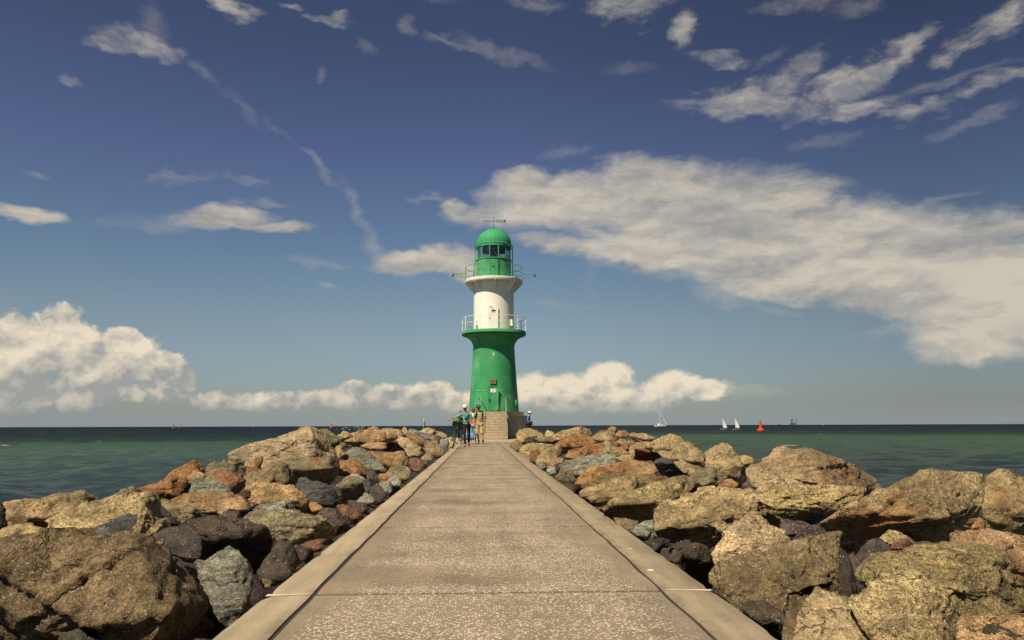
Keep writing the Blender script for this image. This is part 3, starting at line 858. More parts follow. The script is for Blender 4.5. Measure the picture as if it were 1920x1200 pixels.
def pnoise(P):
    i = np.floor(P).astype(np.int64)
    f = P - i
    u = f * f * f * (f * (f * 6 - 15) + 10)
    out = 0
    for dx in (0, 1):
        wx = u[:, 0] if dx else 1 - u[:, 0]
        for dy in (0, 1):
            wy = u[:, 1] if dy else 1 - u[:, 1]
            for dz in (0, 1):
                wz = u[:, 2] if dz else 1 - u[:, 2]
                h = _perm[(_perm[(_perm[(i[:, 0] + dx) & 511] + i[:, 1] + dy) & 511] + i[:, 2] + dz) & 511]
                gd = _grad[h]
                dot = gd[:, 0] * (f[:, 0] - dx) + gd[:, 1] * (f[:, 1] - dy) + gd[:, 2] * (f[:, 2] - dz)
                out = out + wx * wy * wz * dot
    return out


def fbm(P, oct=4, gain=.5, ridge=False):
    a, s, t = 1.0, 1.0, 0
    for k in range(oct):
        n = pnoise(P * s + 17.3 * k)
        t = t + a * ((.35 - np.abs(n)) if ridge else n)
        a *= gain
        s *= 2.03
    return t


_ico = {}


def ico(sub):
    if sub not in _ico:
        bm = bmesh.new()
        bmesh.ops.create_icosphere(bm, subdivisions=sub, radius=1)
        bm.verts.index_update()
        v = np.array([q.co[:] for q in bm.verts])
        v /= np.linalg.norm(v, axis=1)[:, None]
        f = np.array([[q.index for q in t.verts] for t in bm.faces], dtype=np.int32)
        bm.free()
        _ico[sub] = (v, f)
    return _ico[sub]


def mesh_from(name, v, f):
    me = bpy.data.meshes.new(name)
    n = f.shape[1]
    me.vertices.add(len(v))
    me.vertices.foreach_set('co', np.ascontiguousarray(v, dtype=np.float32).ravel())
    me.loops.add(f.size)
    me.loops.foreach_set('vertex_index', np.ascontiguousarray(f, dtype=np.int32).ravel())
    me.polygons.add(len(f))
    me.polygons.foreach_set('loop_start', np.arange(0, f.size, n, dtype=np.int32))
    me.polygons.foreach_set('loop_total', np.full(len(f), n, dtype=np.int32))
    me.polygons.foreach_set('use_smooth', np.ones(len(f), dtype=bool))
    me.update(calc_edges=True)
    me.validate()
    return me


def hull_planes(pts):
    bm = bmesh.new()
    for p in pts: bm.verts.new(p)
    bmesh.ops.convex_hull(bm, input=bm.verts[:])
    out = []
    c = Vector((0, 0, 0))
    used = [v for v in bm.verts if v.link_faces]
    for v in used: c += v.co
    c /= len(used)
    for fc in bm.faces:
        n = fc.normal.copy()
        if n.length < .5: continue
        dd = n.dot(fc.verts[0].co - c)
        if dd < 0: n, dd = -n, -dd
        if dd < 1e-4: continue
        for q in out:
            if q[0].dot(n) > .995 and abs(q[1] - dd) < .03 * max(dd, .05):
                break
        else:
            out.append((n, dd))
    bm.free()
    return np.array(c), np.array([o[0][:] for o in out]), np.array([o[1] for o in out])


def rock_shape(pts, sub, seed, rough=1.0, pw=120, strat=0.0):
    """solid stone: the hull of pts with rounded arrises, chipped corners and a weathered skin"""
    pts = np.array([p[:] for p in pts])
    lo, hi = pts.min(0), pts.max(0)
    half = np.maximum((hi - lo) / 2, 1e-3)
    mid = (hi + lo) / 2
    q = (pts - mid) / half
    c, N, dd = hull_planes([Vector(p) for p in q])
    r_ = np.random.default_rng(seed)
    ex = np.vstack([r_.normal(size=(3, 3)), r_.normal(size=(5, 3)) * .38 + np.array([-.1, -.8, .45])])
    ex /= np.linalg.norm(ex, axis=1)[:, None]
    sup = ((q - c) @ ex.T).max(0) * np.concatenate([r_.uniform(.9, .98, 3), r_.uniform(.78, .95, 5)])
    N = np.vstack([N, ex])
    dd = np.concatenate([dd, sup])
    V, F = ico(sub)
    k = np.maximum(V @ N.T, 0) / dd[None, :]
    r = (k ** pw).sum(1) ** (-1.0 / pw) * 1.03
    size = float(np.sort(half)[1])
    X = (c + V * r[:, None]) * half
    S = seed * 3.17 % 97
    jag = 1.0 if sub >= 5 else 1.35
    B = X / size
    # fracture scars: irregular cells, each broken off along its own plane
    dis = .018 * fbm(B * 1.4 + S, 2) + .018 * fbm(B * 2.6 + S + 9, 4, .55, True) + .020 * fbm(B * 7.0 + S, 3, .6)
    for kc, tl_, st_ in ((int(r_.integers(6, 10)), .085 * jag, .018 * jag), (22, .09 * jag, .010 * jag), (80, .10, .004)):
        if kc > 60 and sub < 5: continue
        cd_ = r_.normal(size=(kc, 3))
        cd_ /= np.linalg.norm(cd_, axis=1)[:, None]
        wv_ = V + .10 * np.stack([fbm(B * 2.2 + S + 40 + 7 * e_, 2) for e_ in range(3)], 1)
        id_ = (wv_ @ cd_.T).argmax(1)
        cc_ = np.stack([np.bincount(id_, X[:, e_], kc) for e_ in range(3)], 1) / np.maximum(np.bincount(id_, minlength=kc), 1)[:, None] / size
        tt_ = r_.normal(size=(kc, 3)) * tl_
        dis = dis + ((B - cc_[id_]) * tt_[id_]).sum(1) + (r_.normal(size=kc) * st_)[id_]
    fr = np.abs(fbm(B * 1.5 + S + 31, 2))
    dis = dis - .055 * np.clip(1 - fr / .045, 0, 1) * (fbm(B * .9 + S + 3, 1) > -.05)
    if sub >= 4: dis = dis + .015 * fbm(B * 21.0 + S, 2, .6, True)
    if strat:
        ax = r_.normal(size=3); ax[2] += 1.5; ax /= np.linalg.norm(ax)
        h = B @ ax * 7 + 1.5 * fbm(B * 1.5 + S, 2)
        dis = dis + strat * .03 * (np.abs((h % 1) - .5) - .25)
    X = X + V * (dis * rough * size)[:, None]
    return X + mid, F


def fan_outline(pl, n=18):
    """points spaced along a closed outline"""
    out = []
    L = len(pl)
    for i in range(L):
        a, b = pl[i], pl[(i + 1) % L]
        out += [a, ((a[0] + b[0]) / 2, (a[1] + b[1]) / 2)]
    return out


rock_count = 0
for line in ROCKS.strip().split('\n'):
    tone, label, poly, opt = line.split('|')
    pl = [tuple(float(c) for c in q.split(',')) for q in poly.split()]
    o = {k: float(v) for k, v in (q.split('=') for q in opt.split(',') if q)}
    rock_count += 1
    seed = int(o.get('seed', 100 + rock_count))
    rr = random.Random(seed)
    cx = sum(p[0] for p in pl) / len(pl)
    cy = sum(p[1] for p in pl) / len(pl)
    x0, x1 = min(p[0] for p in pl), max(p[0] for p in pl)
    y0, y1 = min(p[1] for p in pl), max(p[1] for p in pl)
    d = o.get('d') or hit_pile(cx, cy + .12 * (y1 - y0))
    mpx = d / F_PX
    h3, w3 = (y1 - y0) * mpx, (x1 - x0) * mpx
    r_, a_, b_ = o.get('r', .8), o.get('a', .85), o.get('b', .8)
    th = .5 * (h3 + min(w3, 1.6 * h3)) * .5

    sl = rr.uniform(-.30, .12)
    ce, cs_ = (rr.choice((.12, .2, .3)), rr.uniform(.9, 1.6)) if rr.random() < .7 else (0, 0)

    def prof(y, x=None):
        t = (y - y0) / (y1 - y0)
        if x is not None:
            u = (x - x0) / (x1 - x0)
            return prof(y) + sl * (u - .5) * min(w3, 1.5 * h3) + cs_ * max(0, u - 1 + ce) * w3
        if t <= r_: return a_ * h3 * (.5 - t)
        return a_ * h3 * (.5 - r_) + b_ * h3 * (t - r_)

    pts = []
    for p in pl:
        pts.append(at_y(p[0], p[1], d + prof(p[1], p[0])))
    yr = y0 + (y1 - y0) * min(r_, .92)
    for q in range(o.get('n', 4).__int__()):
        px_ = x0 + (x1 - x0) * (.16 + .68 * (q + rr.uniform(.1, .9)) / 4)
        k_ = rr.uniform(.0, .30)
        py_ = cy + (yr - cy) * rr.uniform(.35, .95) + rr.uniform(-.12, .12) * (y1 - y0)
        pts.append(at_y(px_, py_, d + prof(py_, px_) - th * o.get('fwd', k_)))
    # the far side, hidden from the walkway, gives the stone its depth
    for p in [(cx + (p[0] - cx) * .8, cy + (p[1] - cy) * .8) for p in pl]:
        pts.append(at_y(p[0], p[1], d + prof(p[1], p[0]) + th * rr.uniform(.7, 1.1)))
    px_r = max(x1 - x0, y1 - y0) * .533
    sub = 3 if px_r < 11 else 4 if px_r < 34 else 5 if px_r < 105 else 6
    X, F = rock_shape(pts, sub, seed, rough=.8 if tone in 'DK' else 1.0, strat=1.0 if tone in 'GS' or rock_count == 1 else .25)
    base = np.array([X[:, 0].mean(), X[:, 1].mean(), X[:, 2].min()])
    nm = 'boulder' if max(h3, w3) > .75 else 'stone'
    me = mesh_from(nm, X - base, F)
    me.materials.append(M[RMAT.get(tone, 'granite')])
    ob = bpy.data.objects.new(nm, me)
    ob.location = base
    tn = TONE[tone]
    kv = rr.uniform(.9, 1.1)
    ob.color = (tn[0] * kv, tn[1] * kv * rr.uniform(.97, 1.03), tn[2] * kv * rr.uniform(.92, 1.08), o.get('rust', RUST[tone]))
    COL.objects.link(ob)
    tag(ob, label, nm, 'rocks of the left breakwater' if cx < 900 else 'rocks of the right breakwater')

# --- small dark stones in the gaps
fill = []
for k in range(6):
    r_ = np.random.default_rng(900 + k)
    pts = [Vector(p) for p in r_.normal(size=(16, 3)) / 1.0]
    pts = [p.normalized() * (0.85 + .3 * r_.random()) for p in pts]
    pts = [Vector((p.x * .24, p.y * .20, p.z * .15)) for p in pts]
    X, F = rock_shape(pts, 3, 900 + k)
    me = mesh_from('stone', X - np.array([0, 0, X[:, 2].min()]), F)
    me.materials.append(M['wet'])
    fill.append(me)
fr = random.Random(5)


def filler(x, y, z, s, tint):
    ob = bpy.data.objects.new('stone', fr.choice(fill))
    ob.location = (x, y, z)
    ob.rotation_euler = (fr.uniform(-.5, .5), fr.uniform(-.5, .5), fr.uniform(0, 6.28))
    ob.scale = (s, s, s)
    ob.color = (*[c * fr.uniform(.8, 1.25) for c in tint], .1)
    COL.objects.link(ob)
    tag(ob, 'small dark stone filling a gap between the breakwater boulders', 'stone', 'filler stones in the gaps')


for side in (-1, 1):
    y = 3.0
    while y < 17:
        off = 0.18
        while off < (1.3 if y < 9 else .6):
            x = (-1.11 - off) if side < 0 else (1.23 + off)
            filler(x + fr.uniform(-.06, .06), y + fr.uniform(-.1, .1), pile_z(x, y) - fr.uniform(.42, .55) - .12 * (off > .3), fr.uniform(.8, 1.5) * (1 + y * .03), TONE[fr.choice('KKKDS')])
            off += .42 + .02 * y
        y += .42 + .03 * y

# --- bed of the breakwater below the stones
xs = np.concatenate([np.linspace(-13, -1.10, 60), np.linspace(1.22, 13, 60)])
ys = np.concatenate([np.linspace(-8, 20, 110), np.linspace(20.5, 66, 90)])
XX, YY = np.meshgrid(xs, ys)
ZZ = np.array([[pile_z(x, y) for x in xs] for y in ys])
dn = fbm(np.stack([XX.ravel() * 1.6, YY.ravel() * 1.6, np.zeros(XX.size)], 1), 4, .55, True).reshape(XX.shape)
ZZ = ZZ - .54 - .35 * np.clip((YY - 8) / 10, 0, 1) * 0 + .22 * dn
ZZ = np.where((XX > -1.11) & (XX < 1.23), -.9, ZZ)
vb = np.stack([XX.ravel(), YY.ravel(), ZZ.ravel()], 1)
ny, nx = XX.shape
ii = np.arange(ny * nx).reshape(ny, nx)
fb = np.stack([ii[:-1, :-1].ravel(), ii[:-1, 1:].ravel(), ii[1:, 1:].ravel(), ii[1:, :-1].ravel()], 1)
gm = mesh_from('ground', vb, fb)
gm.materials.append(M['wet'])
go = bpy.data.objects.new('ground', gm)
go.color = (.06, .05, .042, .05)
COL.objects.link(go)
tag(go, kind='structure')
# ------------------------------------------------------------------ walkway
YEND = 44.6
XL, XR, IL, IR = -1.11, 1.23, -.872, .974
joints = [1.6 + 2.75 * k for k in range(-3, 18)]
joints = [y + (4.35 - 4.35) for y in joints]


def wob(y, s):
    return .004 * math.sin(y * 1.9 + s) + .003 * math.sin(y * 7.3 + 2 * s)


pv = MB()
prev = joints[0]
for j in joints[1:] + [YEND]:
    y0, y1 = prev + .019, min(j, YEND) - .019
    prev = j
    if y1 <= y0: continue
    n = max(2, int((y1 - y0) / .08)) if y0 < 16 else 6
    ysq = [y0 + (y1 - y0) * k / n for k in range(n + 1)]
    top = ([(IL + .019 + wob(y, 1) * .6 + .007 * mnoise.noise((y * 2.3, 3, 0)), y, 0) for y in ysq],
           [(IR - .021 + wob(y, 3) * .6 + .008 * mnoise.noise((y * 2.3, 9, 0)), y, 0) for y in ysq])
    vs = top[0] + top[1] + [(p[0], p[1], -.12) for p in top[0]] + [(p[0], p[1], -.12) for p in top[1]]
    m_ = n + 1
    fs = []
    for k in range(n):
        fs.append((k, m_ + k, m_ + k + 1, k + 1))
        fs.append((k, k + 1, 2 * m_ + k + 1, 2 * m_ + k))
        fs.append((m_ + k, 3 * m_ + k, 3 * m_ + k + 1, m_ + k + 1))
    fs.append((0, 2 * m_, 3 * m_, m_))
    fs.append((m_ - 1, 2 * m_ - 1, 4 * m_ - 1, 3 * m_ - 1))
    pv.add(vs, fs)
tag(pv.build('path', M['paving'], smooth=False), kind='structure')
core = MB().box(((XL + XR) / 2, (YEND - 9) / 2 + .5, -1.335), (XR - XL - .03, YEND + 9, 2.6))
tag(core.build('path_bed', M['joint'], smooth=False), kind='structure')

# dark sealant standing a few millimetres low in every joint
sl_ = MB()
for e_, s_ in ((IL, 1), (IR, -1)):
    n = 420
    vs = []
    for k in range(n + 1):
        y = -6.6 + (YEND + 6.6) * k / n
        vs += [(e_ - s_ * .02, y, -.0045), (e_ + s_ * .045, y, -.0045)]
    sl_.add(vs, [(2 * k, 2 * k + 1, 2 * k + 3, 2 * k + 2) for k in range(n)])
for j in joints:
    if j < YEND: sl_.add([(IL + .05, j - .03, -.0065), (IR - .05, j - .03, -.0065), (IR - .05, j + .03, -.0065), (IL + .05, j + .03, -.0065)], [(0, 1, 2, 3)])
tag(sl_.build('path_joint', M['joint'], smooth=False), kind='structure')

kerb_joints = sorted(joints)
for side in (-1, 1):
    kb = MB()
    mt = MB()
    prev = kerb_joints[0]
    for j in kerb_joints[1:] + [YEND + 1.2]:
        y0, y1 = prev + .004, j - .004
        if prev >= YEND: break
        y1 = min(y1, YEND)
        n = max(2, int((y1 - y0) / .06))
        vs, fs = [], []
        for k in range(n + 1):
            y = y0 + (y1 - y0) * k / n
            chip = .020 * max(0, mnoise.noise((y * 3.1, side * 7, 0)) - .12) * 3 + .004 * mnoise.noise((y * 9, side * 3, 0))
            inner = (IL if side < 0 else IR) + wob(y, 1 if side < 0 else 3)
            outer = (XL if side < 0 else XR) - side * chip
            e = .012
            a = [(inner, y, -.2), (inner, y, -.006), (inner + side * .006, y, .003), (outer - side * e, y, .003), (outer, y, -.010), (outer, y, -.42)]
            vs += a
        for k in range(n):
            for q in range(5):
                fs.append((k * 6 + q, k * 6 + q + 1, (k + 1) * 6 + q + 1, (k + 1) * 6 + q))
        fs.append(tuple(range(6)))
        fs.append(tuple(reversed([n * 6 + q for q in range(6)])))
        kb.add(vs, fs)
        prev = j
    tag(kb.build('kerb', M['kerb'], angle=50), kind='structure')
# light mortar squeezed out of some kerb joints
mo = MB()
for side, y, w0, w1 in ((-1, 4.35, .045, .012), (1, 4.35, .010, .03), (1, 15.35, .05, .02)):
    a, b = (XL + .008, IL - .01) if side < 0 else (IR + .01, XR - .008)
    n = 10
    vs = []
    for k in range(n + 1):
        x = a + (b - a) * k / n
        wv = w0 + (w1 - w0) * k / n
        q = .006 * mnoise.noise((x * 22, y, 0))
        vs += [(x, y - wv + q, .0055), (x, y + .006 + q * .5, .0055)]
    mo.add(vs, [(2 * k, 2 * k + 2, 2 * k + 3, 2 * k + 1) for k in range(n)])
tag(mo.build('path_joint_mortar', M['mortar'], smooth=False), kind='structure')

# ------------------------------------------------------------------ end platform and lighthouse geometry
TY = 57.4                                    # distance of the tower axis
TC = at_y(926, 772, TY)
TX = TC.x


def zz(y, dy=0.0):
    return at_y(926, y, TY + dy).z


def rr_(px):
    return (at_y(926 + px, 700, TY) - at_y(926, 700, TY)).length


PLZ = zz(772, -1.7)
apron = MB()
pl_ = [(-1.25, YEND + .012), (2.2, YEND + .012), (3.6, 49.5), (4.6, 53.5), (5.4, 57.4), (4.4, 60.6), (1.0, 62), (-2.6, 60.6), (-3.4, 57), (-2.6, 52), (-1.5, 47.5)]
apron.prism(pl_, (0, 0, -.012), (1, 0, 0), (0, 1, 0), (0, 0, -2.6))
tag(apron.build('pavement', M['concrete'], angle=30), kind='structure')

# ------------------------------------------------------------------ sea
SEA = -1.75
m, g, p, out_ = new_mat('sea_water')
pos = g.n('ShaderNodeNewGeometry').outputs['Position']
sp = g.n('ShaderNodeSeparateXYZ', {0: pos})
rad = g.vm('LENGTH', pos)
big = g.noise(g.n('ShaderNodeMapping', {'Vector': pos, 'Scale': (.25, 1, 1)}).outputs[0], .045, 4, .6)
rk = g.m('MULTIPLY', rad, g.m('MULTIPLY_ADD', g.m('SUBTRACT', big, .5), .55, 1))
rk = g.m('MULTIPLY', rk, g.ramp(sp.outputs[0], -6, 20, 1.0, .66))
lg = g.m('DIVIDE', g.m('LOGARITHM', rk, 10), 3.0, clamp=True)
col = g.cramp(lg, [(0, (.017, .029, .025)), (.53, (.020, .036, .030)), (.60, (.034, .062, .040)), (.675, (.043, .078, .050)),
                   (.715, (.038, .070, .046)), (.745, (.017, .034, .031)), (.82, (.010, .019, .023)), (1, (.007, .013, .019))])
# breaking crests
cv = g.n('ShaderNodeMapping', {'Vector': pos, 'Scale': (.4, 1.2, 1)}).outputs[0]
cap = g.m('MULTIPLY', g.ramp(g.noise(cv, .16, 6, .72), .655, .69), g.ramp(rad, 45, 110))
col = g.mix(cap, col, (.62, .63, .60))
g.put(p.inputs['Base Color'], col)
p.inputs['Roughness'].default_value = .18
p.inputs['IOR'].default_value = 1.33
p.inputs['Specular IOR Level'].default_value = .32
wv = g.n('ShaderNodeMapping', {'Vector': pos, 'Rotation': (0, 0, .25), 'Scale': (.55, 1.25, 1)}).outputs[0]
h = g.m('ADD', g.m('MULTIPLY', g.noise(wv, .35, 4, .6), 1.6), g.m('ADD', g.m('MULTIPLY', g.noise(wv, 1.3, 5, .65), .55), g.m('MULTIPLY', g.noise(wv, 5.5, 4, .6), .10)))
b_ = g.n('ShaderNodeBump', {'Height': h, 'Strength': .8, 'Distance': .25})
c1 = g.noise(wv, 1.5, 4, .65, col=True)
c2 = g.noise(wv, .22, 3, .6, col=True)
sl = g.vm('ADD', g.vm('SCALE', g.vm('SUBTRACT', c1, (.5, .5, .5)), scale=1.25), g.vm('SCALE', g.vm('SUBTRACT', c2, (.5, .5, .5)), scale=.7))
c3 = g.noise(wv, 5.5, 4, .62, col=True)
sl = g.vm('ADD', sl, g.vm('SCALE', g.vm('SUBTRACT', c3, (.5, .5, .5)), scale=g.ramp(rad, 15, 90, 1.0, .25)))
sl = g.vm('MULTIPLY', sl, (.8, 1.0, 0))
nn = g.vm('NORMALIZE', g.vm('ADD', b_.outputs[0], sl))
df = g.n('ShaderNodeBsdfDiffuse', {'Color': col, 'Normal': g.vm('NORMALIZE', g.vm('ADD', b_.outputs[0], g.vm('MULTIPLY', sl, (1.6, 2.2, 0))))})
gs = g.n('ShaderNodeBsdfGlossy', {'Color': (1, 1, 1, 1), 'Roughness': .16, 'Normal': nn})
fz = g.n('ShaderNodeFresnel', {'IOR': 1.33, 'Normal': nn})
wx = g.n('ShaderNodeMixShader', {0: g.m('MULTIPLY_ADD', fz.outputs[0], g.ramp(rad, 30, 160, .24, .05), .008), 1: df.outputs[0], 2: gs.outputs[0]})
m.node_tree.links.new(wx.outputs[0], out_.inputs[0])
M['sea'] = m

nr, na = 430, 760
rad_ = np.concatenate([np.geomspace(4, 260, nr), np.geomspace(268, 70000, 60)])
ang = np.linspace(-math.radians(80), math.radians(80), na)
RR, AA = np.meshgrid(rad_, ang, indexing='ij')
X, Y = RR * np.sin(AA), RR * np.cos(AA)
Z = np.zeros_like(X)
wr = np.random.default_rng(3)
cell = np.gradient(rad_)[:, None]
for k in range(46):
    L = .8 * (11 / .8) ** (k / 45)
    th = wr.normal(math.radians(205), .42)
    kx, ky = math.sin(th) * 2 * PI / L, math.cos(th) * 2 * PI / L
    amp = .0105 * L ** .72 * wr.uniform(.6, 1.3)
    fade = np.clip(L / (cell * 3.0) - .6, 0, 1) * np.clip((330 - RR) / 160, 0, 1)
    ph = kx * X + ky * Y + wr.uniform(0, 6.28) + .8 * np.sin(X * .05 + k) + .6 * np.sin(Y * .043 + 2 * k)
    s = np.sin(ph)
    Z += amp * fade * (s + .28 * np.cos(2 * ph))
v = np.stack([X.ravel(), Y.ravel(), (Z + SEA).ravel()], 1)
n0, n1 = X.shape
ii = np.arange(n0 * n1).reshape(n0, n1)
f = np.stack([ii[:-1, :-1].ravel(), ii[1:, :-1].ravel(), ii[1:, 1:].ravel(), ii[:-1, 1:].ravel()], 1)
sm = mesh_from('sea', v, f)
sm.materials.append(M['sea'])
so_ = bpy.data.objects.new('sea', sm)
COL.objects.link(so_)
tag(so_, kind='structure')

# spray thrown up by a breaking wave behind the left crest
sprm, g, p, _ = new_mat('spray_foam')
p.inputs['Base Color'].default_value = (.8, .82, .82, 1)
p.inputs['Roughness'].default_value = .4
sb = MB()
sr = random.Random(8)
for k in range(85):
    px = sr.gauss(665, 22)
    py = 806 - abs(sr.gauss(0, 5.5)) - (8 if sr.random() < .05 else 0)
    if px < 626 or px > 702: continue
    c = at_y(px, py, 44 + sr.uniform(-2.5, 2.5))
    sb.ball(c, sr.choice((.005, .006, .007, .008, .010, .014, .02)), 1, (1.3, 1, 1))
spo = sb.build('spray', sprm)
tag(spo, 'white spray drops of a wave breaking behind the left rocks', 'spray', kind='stuff')
# ------------------------------------------------------------------ lighthouse
LH = empty('lighthouse', (TX, TY, PLZ), 0, 'green and white lighthouse with two round galleries and a green dome', 'lighthouse')


def part(mb, name, mat, parent=LH, label=None, angle=35, smooth=True):
    """mb is in coordinates about the tower axis, heights above sea datum; shift to the thing's base"""
    mb.v = [(x, y, z - PLZ) for x, y, z in mb.v]
    o = mb.build(name, M[mat], parent, smooth, angle)
    if label: o['label'] = label
    return o


def pol(r, deg, z):
    """deg 0 faces the viewer, positive to the right"""
    a = math.radians(deg)
    return Vector((r * math.sin(a), -r * math.cos(a), z))


# main shaft
prof = []
for y, rp in ((772.5, 46.8), (760, 45.9), (740, 44.5), (720, 43.0), (703.6, 41.9), (690, 41.0), (675, 40.0), (660, 39.2), (645, 38.6), (636, 38.3), (626, 38.2)):
    prof.append((rr_(rp), zz(y)))
prof[0] = (prof[0][0], PLZ - .02)
sh = MB().lathe(prof, 72)
for y, rp in ((703.6, 41.9), (735.5, 44.15)):      # weld seams
    z = zz(y); r = rr_(rp)
    sh.lathe([(r - .01, z - .014), (r + .006, z - .008), (r + .006, z + .008), (r - .01, z + .014)], 72)
part(sh, 'lower_shaft', 'green')
# lower gallery: flared collar and rim
zt, zb = zz(622.5), zz(629)
fl = [(rr_(38.6), zz(650)), (rr_(40.2), zz(645)), (rr_(43.5), zz(639.5)), (rr_(48.5), zz(635)), (rr_(55), zz(632)), (rr_(59.5), zz(630.5)), (rr_(60.6), zb + .05), (rr_(60.6), zt), (rr_(37), zt + .015)]
# the collar is open between eight brackets: only the outer ends of the collar are solid
col_ = MB().lathe([(rr_(38.0), zb + .02), (rr_(60.0), zb), (rr_(60.8), zb + .04), (rr_(60.8), zt - .03), (rr_(60.3), zt), (rr_(37), zt + .02)], 72)
part(col_, 'lower_gallery', 'green')
flare = [(38.9, 652), (40.0, 646), (42.5, 640.5), (46.5, 636), (52, 632.6), (59, 630.2)]
for k in range(12):
    a = 15 + 30 * k
    b = MB()
    t = pol(1, a + 90, 0) * .018
    pl = [pol(rr_(rp), a, zz(y)) for rp, y in flare] + [pol(rr_(38), a, zb + .01)]
    n = len(pl)
    b.add([p + t for p in pl] + [p - t for p in pl], [tuple(range(n)), tuple(reversed(range(n, 2 * n)))] + [(i, (i + 1) % n, (i + 1) % n + n, i + n) for i in range(n)])
    part(b, 'bracket', 'green', smooth=False)
skirt = MB().lathe([(rr_(rp - .3), zz(y)) for rp, y in flare], 72)
part(skirt, 'flared_collar', 'green')


def railing(R, z0, ztop, mids, npost, a0, rpost, rrail, mat, name='railing'):
    b = MB()
    ring = [pol(R, 360 * k / 64, ztop) for k in range(64)]
    b.tube(ring, rrail, 6, closed=True)
    for zm in mids:
        b.tube([Vector((q.x, q.y, zm)) for q in ring], rrail * .7, 5, closed=True)
    for k in range(npost):
        a = a0 + 360 * k / npost
        b.tube([pol(R, a, z0), pol(R, a, ztop)], rpost, 6)
    return part(b, name, mat)


z0 = zz(622.5)
railing(rr_(60), z0 - .12, z0 + .96, (z0 + .52,), 10, 10, .030, .022, 'white', 'lower_railing')
# white shaft
zt2 = zz(531)
ws = MB().lathe([(rr_(38.0), z0 + .016), (rr_(38.0), zz(528.5))], 72)
for y in (598.5, 577.5):
    z = zz(y); r = rr_(38.0)
    ws.lathe([(r - .01, z - .012), (r + .004, z - .006), (r + .004, z + .006), (r - .01, z + .012)], 72)
part(ws, 'upper_shaft', 'white')
ug = MB().lathe([(rr_(38.2), zz(550)), (rr_(39), zz(549)), (rr_(53.5), zz(537)), (rr_(54.6), zz(535.5)), (rr_(54.8), zz(533)), (rr_(54.8), zz(528)), (rr_(54.2), zz(527)), (rr_(30), zz(526.5))], 72)
# open underside: thin plate on brackets
ug = MB().lathe([(rr_(37.6), zz(531.5)), (rr_(54.2), zz(531.8)), (rr_(54.8), zz(530.6)), (rr_(54.8), zz(527.0)), (rr_(54.2), zz(526.4)), (rr_(30), zz(526.2))], 72)
part(ug, 'upper_gallery', 'white')
for k in range(8):
    a = 2 + 45 * k
    b = MB()
    t = pol(1, a + 90, 0) * .03
    pl = [pol(rr_(37.8), a, zz(549)), pol(rr_(39.5), a, zz(549)), pol(rr_(53.8), a, zz(533.5)), pol(rr_(53.8), a, zz(531.6)), pol(rr_(37.8), a, zz(531.6))]
    n = 5
    b.add([p + t for p in pl] + [p - t for p in pl], [tuple(range(n)), tuple(reversed(range(n, 2 * n)))] + [(i, (i + 1) % n, (i + 1) % n + n, i + n) for i in range(n)])
    part(b, 'bracket', 'white', smooth=False)
zu = zz(526.3)
railing(rr_(54.3), zu - .10, zu + .93, (zu + .48, zu + .16), 8, 46, .022, .018, 'green', 'upper_railing')
# lantern drum
zd = zz(490)
dr = MB().lathe([(rr_(32.6), zu), (rr_(32.6), zd), (rr_(34.0), zd + .01), (rr_(34.0), zd + .075), (rr_(31), zd + .08)], 60)
part(dr, 'lantern_drum', 'green')
zg = zz(463.5)
# glazing
NB = 12
rg = rr_(31.6)
for k in range(NB):
    a0, a1 = 360 / NB * (k - .5), 360 / NB * (k + .5)
    b = MB()
    b.tube([pol(rg, a0, zd + .06), pol(rg, a0, zg + .03)], .042, 6)
    part(b, 'window_bar', 'green')
    b = MB()
    q = [pol(rg - .01, a0, zd + .08), pol(rg - .01, a1, zd + .08), pol(rg - .01, a1, zg), pol(rg - .01, a0, zg)]
    b.add(q, [(0, 1, 2, 3)])
    part(b, 'window_pane', 'glass', smooth=False)
hb = MB().lathe([(rg - .05, zg - .10), (rg + .06, zg - .10), (rg + .06, zg + .05), (rg - .05, zg + .05)], 60, close=True)
part(hb, 'window_head', 'green')
# inside of the lantern
b = MB()
b.tube([(0, 0, zd - .3), (0, 0, zd + .1)], .2, 16)
b.lathe([(.0, zd + .05), (.24, zd + .08), (.27, zd + .3), (.25, zd + .55), (.15, zd + .66), (0, zd + .68)], 24)
part(b, 'lamp_lens', 'lens')
b = MB()
for k in range(NB):
    a0, a1 = 360 / NB * (k - .5), 360 / NB * (k + .5)
    if k % 2:
        b.tube([pol(rg - .10, a0, zd + .1), pol(rg - .10, a1, zg - .1)], .014, 5)
    else:
        b.tube([pol(rg - .10, a1, zd + .1), pol(rg - .10, a0, zg - .1)], .014, 5)
part(b, 'window_brace', 'steel')
cl = MB().disc(rr_(33), zg - .02, 48).disc(rr_(31.5), zd + .02, 48)
cl.lathe([(rr_(25), zg - .36), (rr_(25.4), zg - .02)], 36)
part(cl, 'lantern_ceiling', 'dark_metal')
# outer stays standing on the gallery round the lantern
b = MB()
for a in (-78, 78, -100, 100, 135, -135):
    b.tube([pol(rr_(36.5), a, zu), pol(rr_(36.5), a, zg - .02)], .035, 6)
b.tube([pol(rr_(36.5), a, zg - .03) for a in range(50, 311, 10)], .03, 6)
b.tube([pol(rr_(36.5), a, zd - .06) for a in range(70, 291, 10)], .025, 6)
part(b, 'lantern_stay', 'green')
